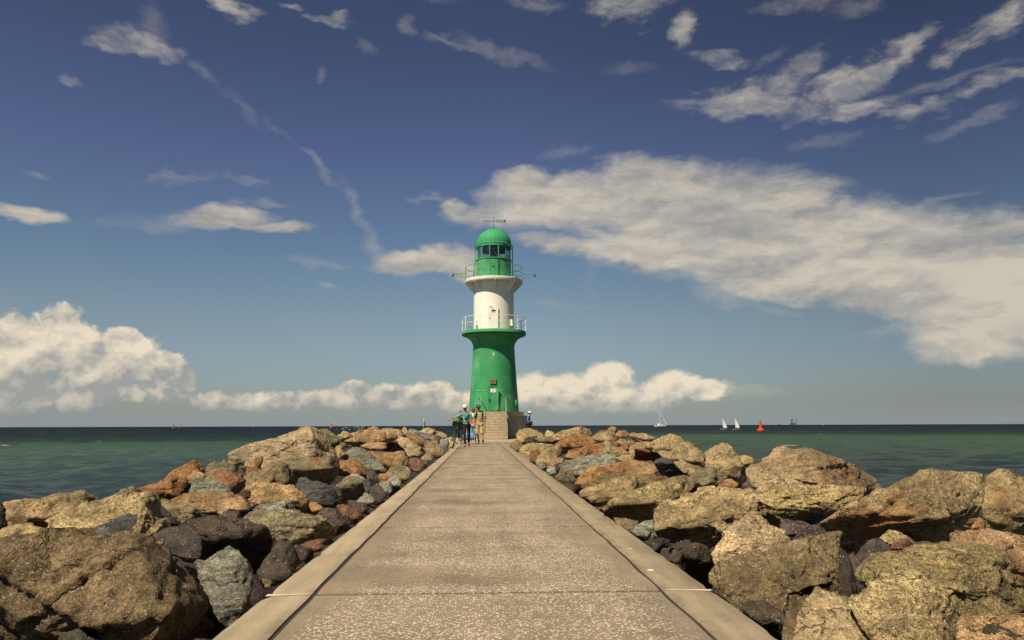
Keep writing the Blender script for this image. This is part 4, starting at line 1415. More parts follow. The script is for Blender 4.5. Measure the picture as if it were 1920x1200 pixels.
# dome
zdome = zz(430.5)
pf = [(rr_(33.2), zg + .02), (rr_(34.0), zg + .05), (rr_(34.0), zg + .12), (rr_(33.4), zg + .16)]
hh = zdome - zg - .16
for k in range(1, 15):
    t = PI / 2 * k / 14
    pf.append((rr_(33.4) * math.cos(t) ** .92 if k < 14 else 0.02, zg + .16 + hh * math.sin(t)))
dm = MB().lathe(pf, 24)
part(dm, 'dome', 'green_dome', angle=12)
b = MB()
for s in (-1, 1):
    for k in range(6):
        t = math.radians(2 + 11.5 * k)
        c = Vector((s * rr_(34.0) * math.cos(t) ** .92, .05, zg + .14 + hh * math.sin(t)))
        o_ = Vector((s * math.cos(t), 0, math.sin(t)))
        u_ = Vector((-s * math.sin(t), 0, math.cos(t)))
        b.tube([c, c + o_ * .10, c + o_ * .13 + u_ * .05, c + o_ * .09 + u_ * .08], .012, 5)
part(b, 'dome_hook', 'green_dark')
# weather vane
zv, ztip = zz(414.5), zz(404)
b = MB().tube([(0, 0, zdome - .05), (0, 0, ztip)], [.028, .014], 6)
b.tube([(-rr_(21.5), 0, zv), (rr_(6), 0, zv)], .024, 5)
vane = part(b, 'weather_vane', 'green_dark')
b = MB()
x0, x1, hv = rr_(5), rr_(20.5), rr_(2.4)
n = 5
b.box(((x0 + x1) / 2, 0, zv + hv - .01), (x1 - x0, .012, .03)).box(((x0 + x1) / 2, 0, zv - hv + .01), (x1 - x0, .012, .03))
for k in range(n + 1):
    b.box((x0 + (x1 - x0) * k / n, 0, zv), (.045, .012, 2 * hv - .05))
b.prism([(0, hv), (.16, hv), (.08, 0), (.16, -hv), (0, -hv)], (x1 - .03, -.006, zv), (1, 0, 0), (0, 0, 1), (0, .012, 0))
o = part(b, 'vane_flag', 'green_dark', vane, smooth=False)
# lamp arms
for s in (-1, 1):
    b = MB()
    za, zb_ = zz(513.5), zz(519.5)
    xr, xe = s * rr_(54.5), s * rr_(77)
    b.tube([(xr, 0, za), (xe, 0, za)], .025, 6)
    b.tube([(xr, 0, zb_ - .03), (s * rr_(60), 0, zb_ - .03), (xe - s * .05, 0, za - .02)], .02, 6)
    b.tube([(s * rr_(60), 0, zb_ - .03), (s * rr_(60), 0, za)], .02, 6)
    b.tube([(xe, 0, za - .03), (xe, 0, za + .12)], .015, 5)
    arm = part(b, 'lamp_arm', 'green')
    b = MB().lathe([(.02, .05), (.05, .03), (.07, -.05), (.10, -.16), (.09, -.17), (0, -.15)], 12, (xe + s * .03, 0, za - .04))
    part(b, 'lamp', 'dark_metal', arm)


def door(px, pyt, pyb, wpx, mat, dyr, rad, out, name):
    """rounded hatch standing off the shaft on its frame"""
    zt_, zb__ = zz(pyt, -dyr), zz(pyb, -dyr)
    w_ = wpx * (TY - dyr) / F_PX
    xc = at_y(px, (pyt + pyb) / 2, TY - dyr).x - TX
    pl = round_rect(w_, zt_ - zb__, rad)
    yf = -dyr - out
    fr_ = MB().prism(round_rect(w_ * .9, (zt_ - zb__) * .95, rad * .9), (xc, yf + .07, (zt_ + zb__) / 2), (1, 0, 0), (0, 0, 1), (0, .75, 0))
    fo = part(fr_, 'door_frame', mat, angle=25)
    d_ = MB().prism(pl, (xc, yf, (zt_ + zb__) / 2), (1, 0, 0), (0, 0, 1), (0, .06, 0))
    do = part(d_, name, mat, angle=25)
    return do, fo, xc, yf, zt_, zb__


# lower hatch
r0 = rr_(44.6)
do, fo, xc, yf, zt_, zb__ = door(924.6, 726, 770.5, 20, 'green', rr_(46.3), .16, .10, 'door')
b = MB().box((xc, yf - .006, zz(732.3, yf)), (.37, .012, .24))
sg = part(b, 'notice', 'white', do, 'white notice with faint red lines on the green hatch', smooth=False)
b = MB()
for k in range(3):
    b.box((xc, yf - .014, zz(732.3, yf) + .05 - .055 * k), (.26 if k else .3, .004, .012))
part(b, 'notice_text', 'red_ink', do, smooth=False)
b = MB().tube([(xc - .26, yf - .02, zz(747, yf)), (xc - .26, yf - .07, zz(747, yf)), (xc - .25, yf - .07, zz(752, yf))], .02, 6).box((xc - .26, yf - .02, zz(750, yf)), (.07, .03, .2))
part(b, 'door_handle', 'dark_metal', do)
b = MB()
for zq in (zz(731, yf), zz(765, yf)):
    b.box((xc + .36, yf + .05, zq), (.10, .08, .10))
part(b, 'hinge', 'green', do)
b = MB().box((xc - .05, yf + .14, zz(724.6, yf)), (.5, .34, .04))
part(b, 'rain_lip', 'green', do)
# bronze plaque over the hatch
rp_ = rr_(43.0)
b = MB().box((xc - .02, -rp_ - .05, zz(714.8, -rp_)), (.42, .10, .34))
pq = part(b, 'plaque', 'plaque', smooth=False)
b = MB()
for k in range(3):
    b.box((xc - .02, -rp_ - .104, zz(712.8, -rp_) - .08 * k), (.32 - .05 * k, .006, .022))
part(b, 'plaque_lettering', 'plaque_dark', pq, smooth=False)
# small white emblem high on the shaft
re = rr_(39.3)
b = MB().prism([(-.06, -.02), (.06, -.02), (0, .11)], (-.05, -re - .012, zz(663.2, -re)), (1, 0, 0), (0, 0, 1), (0, .02, 0))
b.tube([(-.05, -re - .045, zz(666, -re)), (-.05, -re + .01, zz(666, -re))], .045, 12)
part(b, 'emblem', 'white', smooth=False)
# three little white studs beside the hatch
b = MB()
for px, py in ((897.5, 732), (907, 732.5)):
    q = at_y(px, py, TY - r0 + .35)
    xx = q.x - TX
    yy = -math.sqrt(max(rr_(44) ** 2 - xx * xx, .01))
    b.box((xx, yy - .01, q.z), (.08, .06, .04))
part(b, 'wall_stud', 'white', smooth=False)
# call box on the right of the shaft
bx = MB().box((rr_(40.5), -rr_(22), zz(756)), (.18, .20, .40), math.radians(40), .02)
part(bx, 'call_box', 'green')
# upper door
r1 = rr_(38.0)
do, fo, xc, yf, zt_, zb__ = door(924.6, 573.5, 619.3, 19, 'white', r1 - .05, .16, .13, 'door')
b = MB().box((xc + .02, yf - .004, zz(582.6, yf)), (.36, .02, .21))
wf = part(b, 'window_frame', 'white', do, smooth=False)
b = MB().box((xc + .02, yf - .018, zz(582.2, yf)), (.28, .012, .13))
part(b, 'door_window', 'glass_dark', do, smooth=False)
b = MB().tube([(xc - .28, yf - .03, zz(595.5, yf)), (xc - .22, yf - .05, zz(595.8, yf))], .02, 6)
part(b, 'door_handle', 'dark_metal', do)
b = MB().tube([(xc - .22, yf - .03, zz(573, yf)), (xc - .05, yf - .05, zz(577.5, yf))], .016, 5)
part(b, 'door_catch', 'steel', do)
b = MB()
for k, s in enumerate((-.20, -.13, -.08, -.02)):
    b.tube([(xc + s, yf + .06, zb__ - .05), (xc + s * 1.4 - .02, yf + .02, zb__ + .12)], .012, 4)
part(b, 'door_stop', 'green', do)
# two small white fittings on the white shaft
for s in (-1, 1):
    a = 56 * s
    b = MB().box(pol(r1 + .07, a, zz(607)), (.12, .14, .38), math.radians(a), .015)
    b.box(pol(r1 + .12, a, zz(612.5)), (.26, .22, .06), math.radians(a))
    part(b, 'wall_fitting', 'white')
# stubs on the upper gallery
b = MB()
for s in (-1, 1):
    b.tube([pol(rr_(36), 46 * s, zu), pol(rr_(36), 46 * s, zu + .22)], .05, 8)
part(b, 'deck_pipe', 'green')
# drum door outline with dark hinges
b = MB()
rd = rr_(32.6)
for a0, a1 in ((-11, -11), (13, 13)):
    b.tube([pol(rd + .005, a0, zu + .05), pol(rd + .005, a1, zd - .03)], .012, 5)
b.tube([pol(rd + .005, 16, zu + .08), pol(rd + .005, 16, zd - .06)], .04, 5)
part(b, 'drum_door_seam', 'green_dark')
b = MB()
for zq in (zz(498.5, -rd), zz(521.5, -rd)):
    b.tube([pol(rd + .03, -7, zq), pol(rd + .03, 0, zq - .02)], .022, 5)
    b.box(pol(rd + .03, 14, zq), (.08, .06, .07))
part(b, 'drum_door_hinge', 'dark_metal')

# ------------------------------------------------------------------ base and steps
BASE = empty('concrete_plinth', (TX, TY, 0), 0, 'octagonal grey concrete base under the lighthouse, its right face in shade', 'base')
oct_r = rr_(61.5) / math.cos(PI / 8) * .985
hb_ = PLZ - .26
b = MB()
n = 8
ring = [pol(oct_r, 22.5 + 45 * k, 0) for k in range(8)]
b.add([(p.x, p.y, -.3) for p in ring] + [(p.x, p.y, hb_) for p in ring], [(k, (k + 1) % 8, (k + 1) % 8 + 8, k + 8) for k in range(8)] + [tuple(range(8, 16))])
b.build('octagon_wall', M['concrete_grey'], BASE, smooth=False)
b = MB()
r2 = oct_r * .90
ring = [pol(r2, 22.5 + 45 * k, 0) for k in range(8)]
b.add([(p.x, p.y, hb_ + .002) for p in ring] + [(p.x, p.y, PLZ) for p in ring], [(k, (k + 1) % 8, (k + 1) % 8 + 8, k + 8) for k in range(8)] + [tuple(range(8, 16))])
b.build('top_step', M['concrete'], BASE, smooth=False)

ST_ = empty('staircase', (TX, TY - 3.2, 0), 0, 'flight of worn concrete steps with steel handrails up to the green hatch', 'stairs')
front = at_z(930, 823.5, 0.0).y - TY          # y of the first riser, about the tower axis
NS = 10
rise = PLZ / NS
back = -oct_r * .90 * math.cos(PI / 8) - .02
going = (back - front) / NS
wst = (at_y(952, 815, TY + front).x - at_y(900, 815, TY + front).x)
xm = (at_y(952, 815, TY + front).x + at_y(900, 815, TY + front).x) / 2 - TX
b = MB()
for k in range(NS):
    y0 = front + going * k
    b.box((xm, (y0 + back) / 2 + 3.2, rise * (k + .5) - .008), (wst, back - y0, rise - .0), 0, .012)
b.build('steps', M['concrete'], ST_, angle=30)
for s in (-1, 1):
    rl = MB()
    xx = xm + s * (wst / 2 - .03)
    for off in (1.0, .55):
        rl.tube([(xx + s * .02, front + 3.2 + .05, off - .02), (xx, back + 3.2 - .1, PLZ + off - .05)] if s < 0 else
                [(xx + s * .02, front + 3.2 + .05, off - .5), (xx, back + 3.2 - .1, PLZ + off - .05)], .026, 6)
    rl.tube([(xx, back + 3.2 - .1, PLZ - .1), (xx, back + 3.2 - .1, PLZ + .97)], .028, 6)
    rl.tube([(xx + s * .02, front + 3.2 + .05, -.02), (xx + s * .02, front + 3.2 + .05, .98 if s < 0 else .5)], .028, 6)
    for k in range(1, 4):
        t = k / 4
        yq = front + (back - front) * t + 3.2
        rl.tube([(xx, yq, PLZ * t - .1), (xx, yq, PLZ * t + .93)], .024, 6)
    rl.tube([(xx, back + 3.2 - .1, PLZ + .95), (xx + s * .1, back + 3.9, PLZ + .95), (xx + s * .1, back + 3.9, PLZ - .05)], .026, 6)
    rl.build('handrail', M['steel'], ST_)
# kerb shadow block at the left foot of the steps (low side wall)
# ------------------------------------------------------------------ people
def skin_obj(name, nodes, edges, mat, parent, sub=2):
    """nodes: list of (position, radius or (rx, ry)); edges: index pairs; one continuous surface"""
    me = bpy.data.meshes.new(name)
    me.from_pydata([tuple(n[0]) for n in nodes], edges, [])
    me.materials.append(M[mat])
    o = bpy.data.objects.new(name, me)
    COL.objects.link(o)
    o.parent = parent
    sk = o.modifiers.new('skin', 'SKIN')
    sk.use_smooth_shade = True
    sk.branch_smoothing = .3
    for i, n in enumerate(nodes):
        r = n[1] if isinstance(n[1], tuple) else (n[1], n[1])
        me.skin_vertices[0].data[i].radius = r
        me.skin_vertices[0].data[i].use_root = (i == 0)
    ss = o.modifiers.new('smooth', 'SUBSURF')
    ss.levels = ss.render_levels = sub
    return o


def lerp(a, b, t):
    return Vector(a) * (1 - t) + Vector(b) * t


def chain(nodes, edges, pts, start=None):
    prev = start
    for p in pts:
        nodes.append(p)
        if prev is not None: edges.append((prev, len(nodes) - 1))
        prev = len(nodes) - 1
    return prev


def person(loc, rz, H, J, label, top, top_mat, legs, legs_mat, shoe_mat, group=None, sleeve=.62, hands=True, hem=.90):
    """J: joints in metres for a 1.75 m figure facing -Y, x to the viewer's right"""
    k = H / 1.75
    root = empty('person', loc, rz, label, 'person', group)
    P_ = {n: Vector(v) * k for n, v in J.items()}
    nodes, edges = [], []
    nodes.append((P_['pelvis'], (.135 * k, .10 * k)))
    i_sp = chain(nodes, edges, [(P_['spine'], (.125 * k, .09 * k))], 0)
    i_ch = chain(nodes, edges, [(P_['chest'], (.15 * k, .10 * k))], i_sp)
    i_nk = chain(nodes, edges, [(P_['neck'], .052 * k)], i_ch)
    hd = P_['head']
    fwd = Vector(J.get('face', (0, -1, 0)))
    i_h0 = chain(nodes, edges, [(hd + Vector((0, 0, -.075 * k)) + fwd * .012, .062 * k)], i_nk)
    i_h1 = chain(nodes, edges, [(hd, (.078 * k, .092 * k))], i_h0)
    chain(nodes, edges, [(hd + Vector((0, 0, .075 * k)), .078 * k), (hd + Vector((0, 0, .115 * k)), .045 * k)], i_h1)
    chain(nodes, edges, [(hd + fwd * .10 * k + Vector((0, 0, -.012 * k)), .013 * k)], i_h1)     # nose
    side = Vector((-fwd.y, fwd.x, 0))
    for s in (-1, 1):
        chain(nodes, edges, [(hd + side * s * .088 * k + Vector((0, 0, -.01)), .016 * k)], i_h1)   # ears
    for s in ('r', 'l'):
        sh, el, wr = P_['sh' + s], P_['el' + s], P_['wr' + s]
        hdv = (wr - el).normalized()
        i = chain(nodes, edges, [(sh, .058 * k), (lerp(sh, el, .5), .046 * k), (el, .040 * k), (lerp(el, wr, .5), .034 * k), (wr, .026 * k), (wr + hdv * .055 * k, (.036 * k, .018 * k))], i_ch)
        if hands:
            sd_ = hdv.cross(Vector((0, 0, 1)))
            sd_ = sd_.normalized() if sd_.length > .1 else Vector((1, 0, 0))
            cd = hdv.cross(sd_)
            for q, (o_, ln) in enumerate(((-.028, .065), (-.010, .078), (.009, .074), (.027, .058))):
                b = wr + hdv * .095 * k + sd_ * o_ * k
                chain(nodes, edges, [(b, .0095 * k), (b + (hdv * .7 + cd * .5) * ln * .6 * k, .0085 * k), (b + (hdv * .7 + cd * 1.1) * ln * .8 * k, .007 * k)], i)
            b = wr + hdv * .04 * k + sd_ * .042 * k
            chain(nodes, edges, [(b, .011 * k), (b + (hdv * .8 + sd_ * .5) * .045 * k, .009 * k)], i)
        hp, kn, an, to = P_['hp' + s], P_['kn' + s], P_['an' + s], P_['to' + s]
        chain(nodes, edges, [(hp, .088 * k), (lerp(hp, kn, .5), .074 * k), (kn, .056 * k), (lerp(kn, an, .35), .055 * k), (an, .037 * k), (lerp(an, to, .45), .036 * k), (to, .030 * k)], 0)
    skin_obj('body', nodes, edges, 'skin', root)
    # upper garment
    nodes, edges = [], []
    e = 1.13
    nodes.append((P_['spine'], (.135 * k * e, .10 * k * e)))
    chain(nodes, edges, [(lerp(P_['spine'], P_['pelvis'], hem), (.150 * k * e, .112 * k * e))], 0)
    i_ch = chain(nodes, edges, [(P_['chest'], (.155 * k * e, .11 * k * e))], 0)
    chain(nodes, edges, [(lerp(P_['chest'], P_['neck'], .55), (.125 * k, .085 * k)), (lerp(P_['chest'], P_['neck'], .80), (.075 * k, .07 * k))], i_ch)
    for s in ('r', 'l'):
        sh, el, wr = P_['sh' + s], P_['el' + s], P_['wr' + s]
        pts = [(lerp(P_['chest'], sh, .75) + Vector((0, 0, .02 * k)), .088 * k), (sh, .076 * k), (lerp(sh, el, .5), .062 * k)]
        if sleeve > .5: pts.append((lerp(sh, el, min(sleeve * 1.0, 1.0)), .060 * k))
        if sleeve > 1: pts += [(el, .056 * k), (lerp(el, wr, sleeve - 1), .046 * k)]
        chain(nodes, edges, pts, i_ch)
    skin_obj(top, nodes, edges, top_mat, root)
    # legs
    nodes, edges = [(P_['pelvis'] + Vector((0, 0, .02)), (.142 * k, .112 * k))], []
    short = legs == 'shorts'
    for s in ('r', 'l'):
        hp, kn, an = P_['hp' + s], P_['kn' + s], P_['an' + s]
        pts = [(hp, .104 * k), (lerp(hp, kn, .5), .100 * k if short else .088 * k), (lerp(hp, kn, 1.0), .098 * k if short else .070 * k)]
        if not short: pts += [(lerp(kn, an, .5), .062 * k), (lerp(kn, an, .97), .055 * k)]
        else: pts += [(lerp(kn, an, .06), .096 * k)]
        chain(nodes, edges, pts, 0)
    skin_obj(legs, nodes, edges, legs_mat, root)
    for s in ('r', 'l'):
        an, to = P_['an' + s], P_['to' + s]
        d_ = (to - an); d_.z = 0
        d_ = d_.normalized() if d_.length > .01 else Vector((0, -1, 0))
        heel = Vector((an.x, an.y, to.z)) - d_ * .045 * k
        nodes = [(lerp(heel, to, .45) + Vector((0, 0, .015)), (.045 * k, .042 * k)), (heel + Vector((0, 0, .01)), .040 * k), (to + d_ * .03 * k, .034 * k), (an + Vector((0, 0, -.01)), .043 * k)]
        skin_obj('shoe', nodes, [(0, 1), (0, 2), (0, 3)], shoe_mat, root)
    # hair at the back and sides
    hb = MB().ball(hd - fwd * .022 * k + Vector((0, 0, .035 * k)), .098 * k, 2, (.92, 1.0, 1.0))
    hb.v = [v for v in hb.v]
    hair = hb.build('hair', M['hair'], root, angle=180)
    eb = None
    for s in (-1, 1):
        eb = MB().ball(hd + fwd * .086 * k + side * s * .032 * k + Vector((0, 0, .012 * k)), .013 * k, 1)
        eb.build('eye', M['black_cloth'], root)
    mb_ = MB().box(hd + fwd * .088 * k + Vector((0, 0, -.052 * k)), (.045 * k, .012, .010), math.atan2(fwd.x, -fwd.y))
    mb_.build('mouth', M['cap_red'], root, smooth=False)
    return root, P_, k, fwd


def cap(root, hd, k, fwd, mat, bill=True, mark=None):
    b = MB().lathe([(.104 * k, .0), (.106 * k, .03 * k), (.098 * k, .075 * k), (.07 * k, .108 * k), (.03 * k, .122 * k), (.002, .124 * k)], 20, hd + Vector((0, 0, .035 * k)))
    c = b.build('cap', M[mat], root, angle=60)
    if bill:
        rz = math.atan2(fwd.x, -fwd.y)
        q = [(-.085, 0), (-.07, .07), (-.03, .105), (.03, .105), (.07, .07), (.085, 0)]
        ax = Vector((math.cos(rz), math.sin(rz), 0))
        b = MB().prism([(x * k, y * k) for x, y in q], hd + fwd * .07 * k + Vector((0, 0, .045 * k)), ax, fwd + Vector((0, 0, -.18)), (0, 0, .014))
        b.build('cap_bill', M[mat], c, angle=40)
    if mark:
        b = MB().ball(hd + fwd * .10 * k + Vector((0, 0, .085 * k)), .034 * k, 1, (1, .4, .8))
        b.build('cap_badge', M[mark], c)
    return c


STAND = dict(pelvis=(0, 0, .95), spine=(0, 0, 1.12), chest=(0, 0, 1.32), neck=(0, .0, 1.50), head=(0, -.01, 1.63), face=(0, -1, 0),
             shr=(-.19, 0, 1.41), elr=(-.23, .03, 1.13), wrr=(-.22, -.06, .90), shl=(.19, 0, 1.41), ell=(.23, .03, 1.13), wrl=(.22, -.06, .90),
             hpr=(-.09, 0, .90), knr=(-.095, -.02, .50), anr=(-.10, .02, .09), tor=(-.11, -.12, .035),
             hpl=(.09, 0, .90), knl=(.095, -.02, .50), anl=(.10, .02, .09), tol=(.11, -.12, .035))

# woman pushing the bicycle
wl = at_z(874.5, 838.0, 0)
J = dict(STAND, head=(-.065, -.03, 1.62), neck=(-.03, -.01, 1.49), chest=(-.02, 0, 1.31),
         shr=(-.20, -.02, 1.38), elr=(-.42, -.16, 1.24), wrr=(-.64, -.36, 1.17), shl=(.16, -.01, 1.38), ell=(.22, .02, 1.10), wrl=(.02, -.22, 1.07),
         knr=(-.08, -.14, .51), anr=(-.05, -.16, .09), tor=(-.06, -.31, .035), knl=(.10, -.02, .50), anl=(.10, .24, .16), tol=(.11, .14, .05), face=(-.10, -.99, 0))
root, PP, k, fw = person(wl, 0, 1.72, J, 'woman in a teal shirt and dark trousers walking beside a bicycle, white cap', 'shirt', 'teal', 'trousers', 'navy', 'black_cloth', sleeve=1.45, hem=1.25)
root['category'] = 'person'
cap(root, PP['head'], k, fw, 'white_cloth', True, 'yellow')
b = MB().box(PP['head'] + fw * .095 * k + Vector((0, 0, .014)), (.145 * k, .02, .045 * k), 0, .008)
b.build('sunglasses', M['black_rubber'] if 'black_rubber' in M else M['black'], root)
b = MB()
for s in (-1, 1):
    b.tube([PP['chest'] + Vector((s * .10, -.02, .15)) * k, PP['chest'] + Vector((s * .075, -.135, .05)) * k, PP['chest'] + Vector((s * .03, -.15, -.08)) * k], .014 * k, 5)
b.build('camera_strap', M['brown_leather'], root)
b = MB().box(PP['chest'] + Vector((0, -.17, -.11)) * k, (.11, .07, .075), 0, .01)
b.tube([PP['chest'] + Vector((0, -.20, -.11)) * k, PP['chest'] + Vector((0, -.26, -.11)) * k], .03, 10)
b.build('camera', M['dark_metal'], root)

# man in shorts
ml = at_z(899.0, 833.2, 0)
J = dict(STAND, head=(-.05, -.03, 1.62), neck=(-.02, -.01, 1.48), shl=(.20, 0, 1.42), ell=(.31, -.04, 1.17), wrl=(.13, -.26, 1.21),
         elr=(-.27, .03, 1.15), wrr=(-.25, -.08, .92), knr=(-.10, -.05, .50), anr=(-.03, .16, .11), tor=(-.05, .04, .04), knl=(.12, -.12, .50), anl=(.16, -.14, .09), tol=(.18, -.28, .035))
root, PP, k, fw = person(ml, 0, 1.82, J, 'man in a striped polo shirt, khaki shorts and black cap walking towards the viewer', 'polo_shirt', 'olive_stripe', 'shorts', 'khaki', 'black_cloth', sleeve=.8, hem=1.05)
cap(root, PP['head'], k, fw, 'black_cloth', True, 'white_cloth')
b = MB()
for s in (-1, 1):
    b.tube([PP['chest'] + Vector((s * .13, .10, .17)) * k, PP['chest'] + Vector((s * .13, -.03, .175)) * k, PP['chest'] + Vector((s * .135, -.135, .05)) * k, PP['chest'] + Vector((s * .17, -.06, -.16)) * k], .024 * k, 6)
bp = b.build('backpack_strap', M['black_cloth'], root)
b = MB().box(PP['chest'] + Vector((0, .21, -.02)) * k, (.32, .18, .46), 0, .05)
b.build('backpack', M['black_cloth'], root)
for s in ('l', 'r'):
    b = MB().tube([PP['an' + s] + Vector((0, 0, -.01)), lerp(PP['an' + s], PP['kn' + s], .25)], [.046 * k, .05 * k], 10)
    b.build('sock', M['black_cloth'], root)

# person with the orange and white top, behind
ol = at_z(887.0, 831.0, 0)
J = dict(STAND, wrr=(-.18, -.24, 1.02), wrl=(.14, -.24, 1.02), ell=(.25, .02, 1.12), elr=(-.25, .02, 1.12))
root, PP, k, fw = person(ol, 0, 1.72, J, 'person in an orange and white top and light blue trousers, partly hidden', 'jacket', 'orange_cloth', 'trousers', 'light_blue', 'white_cloth', sleeve=1.5, hem=1.1)
cap(root, PP['head'], k, fw, 'cap_red', True)
b = MB().lathe([(.175 * k, .02), (.172 * k, .11), (.12 * k, .19), (.085 * k, .22)], 16, PP['chest'] + Vector((0, 0, -.02)))
for i, v in enumerate(b.v):
    c = PP['chest']
    b.v[i] = (c.x + (v[0] - c.x) * 1.05, c.y + (v[1] - c.y) * .78, v[2])
b.build('white_yoke', M['white_cloth'], root)

# person in dark clothes and a red cap, farthest
rl_ = at_z(863.6, 827.3, 0)
root, PP, k, fw = person(rl_, 0, 1.68, dict(STAND, face=(.2, -.98, 0)), 'person in black clothes and a dark red cap half hidden behind the bicycle', 'jacket', 'black_cloth', 'trousers', 'black_cloth', 'black_cloth', sleeve=1.6)
cap(root, PP['head'], k, fw, 'cap_red', True)

# person in blue at the right of the base, turned to the sea
bl = at_y(991.0, 815, 52.5)
bl.z = -.02
J = dict(STAND, face=(0, -1, 0), chest=(0, -.04, 1.32), head=(0, -.09, 1.60), neck=(0, -.05, 1.48), ell=(.22, -.02, 1.14), wrl=(.2, -.2, 1.02), wrr=(-.2, -.2, 1.02))
root, PP, k, fw = person(bl, math.radians(82), 1.83, J, 'person in a blue jacket and white cap standing beside the grey base', 'jacket', 'blue_jacket', 'trousers', 'black_cloth', 'black_cloth', sleeve=1.7, hem=1.35)
cap(root, PP['head'], k, fw, 'white_cloth', True)
b = MB().box(PP['pelvis'] + Vector((-.17, -.10, .04)) * k, (.16, .34, .26), 0, .04)
b.tube([PP['pelvis'] + Vector((-.17, -.02, .15)) * k, PP['chest'] + Vector((0, .02, .18)) * k, PP['chest'] + Vector((.16, .03, -.1)) * k], .02, 5)
b.build('shoulder_bag', M['black_cloth'], root)

# ------------------------------------------------------------------ bicycle
fw_c = at_z(849.3, 841.3, 0)
BK = empty('bicycle', fw_c, math.radians(2), 'dark bicycle pushed by the woman, basket on the handlebar', 'bicycle')
WR = .345


def wheel(parent, y):
    b = MB()
    b.tube([(0, y + WR * math.cos(2 * PI * q / 36), WR + WR * math.sin(2 * PI * q / 36)) for q in range(36)], .019, 8, closed=True)
    t = b.build('wheel', M['black'], parent)
    b = MB()
    b.tube([(0, y + (WR - .03) * math.cos(2 * PI * q / 36), WR + (WR - .03) * math.sin(2 * PI * q / 36)) for q in range(36)], .011, 6, closed=True)
    b.tube([(-.05, y, WR), (.05, y, WR)], .02, 8)
    for q in range(16):
        a = 2 * PI * q / 16
        b.tube([((-1) ** q * .03, y, WR), (0, y + (WR - .03) * math.cos(a), WR + (WR - .03) * math.sin(a))], .0022, 4)
    b.build('rim', M['steel'], t)


wheel(BK, 0)
wheel(BK, 1.08)
b = MB()
hd_, bbk, rx_, stp = Vector((0, .20, .84)), Vector((0, .62, .30)), Vector((0, 1.08, WR)), Vector((0, .78, .80))
b.tube([hd_, bbk + Vector((0, 0, .03))], .022, 8).tube([hd_ + Vector((0, .01, -.1)), bbk], .022, 8).tube([bbk, stp], .018, 8)
for s in (-1, 1):
    b.tube([bbk, rx_ + Vector((s * .06, 0, 0))], .011, 6).tube([stp, rx_ + Vector((s * .06, 0, 0))], .010, 6)
b.build('frame', M['dark_metal'], BK)
b = MB()
for s in (-1, 1):
    b.tube([(s * .055, 0, WR), (s * .055, .13, .66), (s * .02, .16, .74)], .014, 6)
b.tube([(0, .155, .72), (0, .23, 1.02)], .018, 8)
b.build('fork', M['dark_metal'], BK)
b = MB().tube([(-.31, .38, 1.05), (-.24, .26, 1.07), (-.06, .21, 1.05), (.06, .21, 1.05), (.24, .26, 1.07), (.31, .38, 1.05)], .013, 8)
hbr = b.build('handlebar', M['steel'], BK)
for s in (-1, 1):
    b = MB().tube([(s * .31, .40, 1.05), (s * .27, .31, 1.062)], .019, 8)
    b.build('grip', M['black'], hbr)
b = MB().tube([(.0, .78, .80), (0, .76, .92)], .014, 6).ball((0, .80, .95), .1, 2, (.75, 1.35, .36))
b.build('saddle', M['black'], BK)
b = MB().lathe([(.05, -.012), (.085, -.012), (.085, .012), (.05, .012)], 20, (0, 0, 0), close=True)
b.v = [(z + .06, .62 + x, .30 + y) for x, y, z in b.v]
for s in (-1, 1):
    b.tube([(s * .07, .62, .30), (s * .09, .62 + s * .12, .30 - s * .12)], .011, 6)
    b.box((s * .14, .62 + s * .12, .30 - s * .12), (.10, .07, .025))
b.build('crank', M['steel'], BK)
for y_, a0, a1 in ((0, 20, 110), (1.08, 20, 190)):
    b = MB().tube([(0, y_ + (WR + .03) * math.cos(math.radians(a)), WR + (WR + .03) * math.sin(math.radians(a))) for a in range(a0, a1 + 1, 10)], .024, 6)
    b.build('mudguard', M['black'], BK)
b = MB().ball((0, -.02, .78), .045, 2, (1, 1.2, 1)).tube([(0, .12, .76), (0, 0, .78)], .01, 5)
b.build('headlight', M['steel'], BK)
b = MB()
for z, s in ((.86, .86), (.92, .92), (.98, .97), (1.04, 1.0)):
    b.tube([(sx_ * .17 * s, -.02 + sy_ * .12 * s, z) for sx_, sy_ in ((-1, -1), (1, -1), (1, 1), (-1, 1))], .007, 5, closed=True)
for q in range(9):
    t = -1 + q / 4
    for e in (-1, 1):
        b.tube([(t * .17 * .86, -.02 + e * .12 * .86, .86), (t * .17, -.02 + e * .12, 1.04)], .004, 4)
for q in range(7):
    t = -1 + q / 3
    for e in (-1, 1):
        b.tube([(e * .17 * .86, -.02 + t * .12 * .86, .86), (e * .17, -.02 + t * .12, 1.04)], .004, 4)
b.box((0, -.02, .86), (.29, .2, .01)).box((0, -.125, .94), (.31, .012, .15)).box((0, .085, .94), (.31, .012, .15)).box((-.158, -.02, .94), (.012, .2, .15)).box((.158, -.02, .94), (.012, .2, .15))
b.build('basket', M['black_cloth'], BK)
lean = math.radians(8)
BK.rotation_euler = (0, lean, math.radians(2))
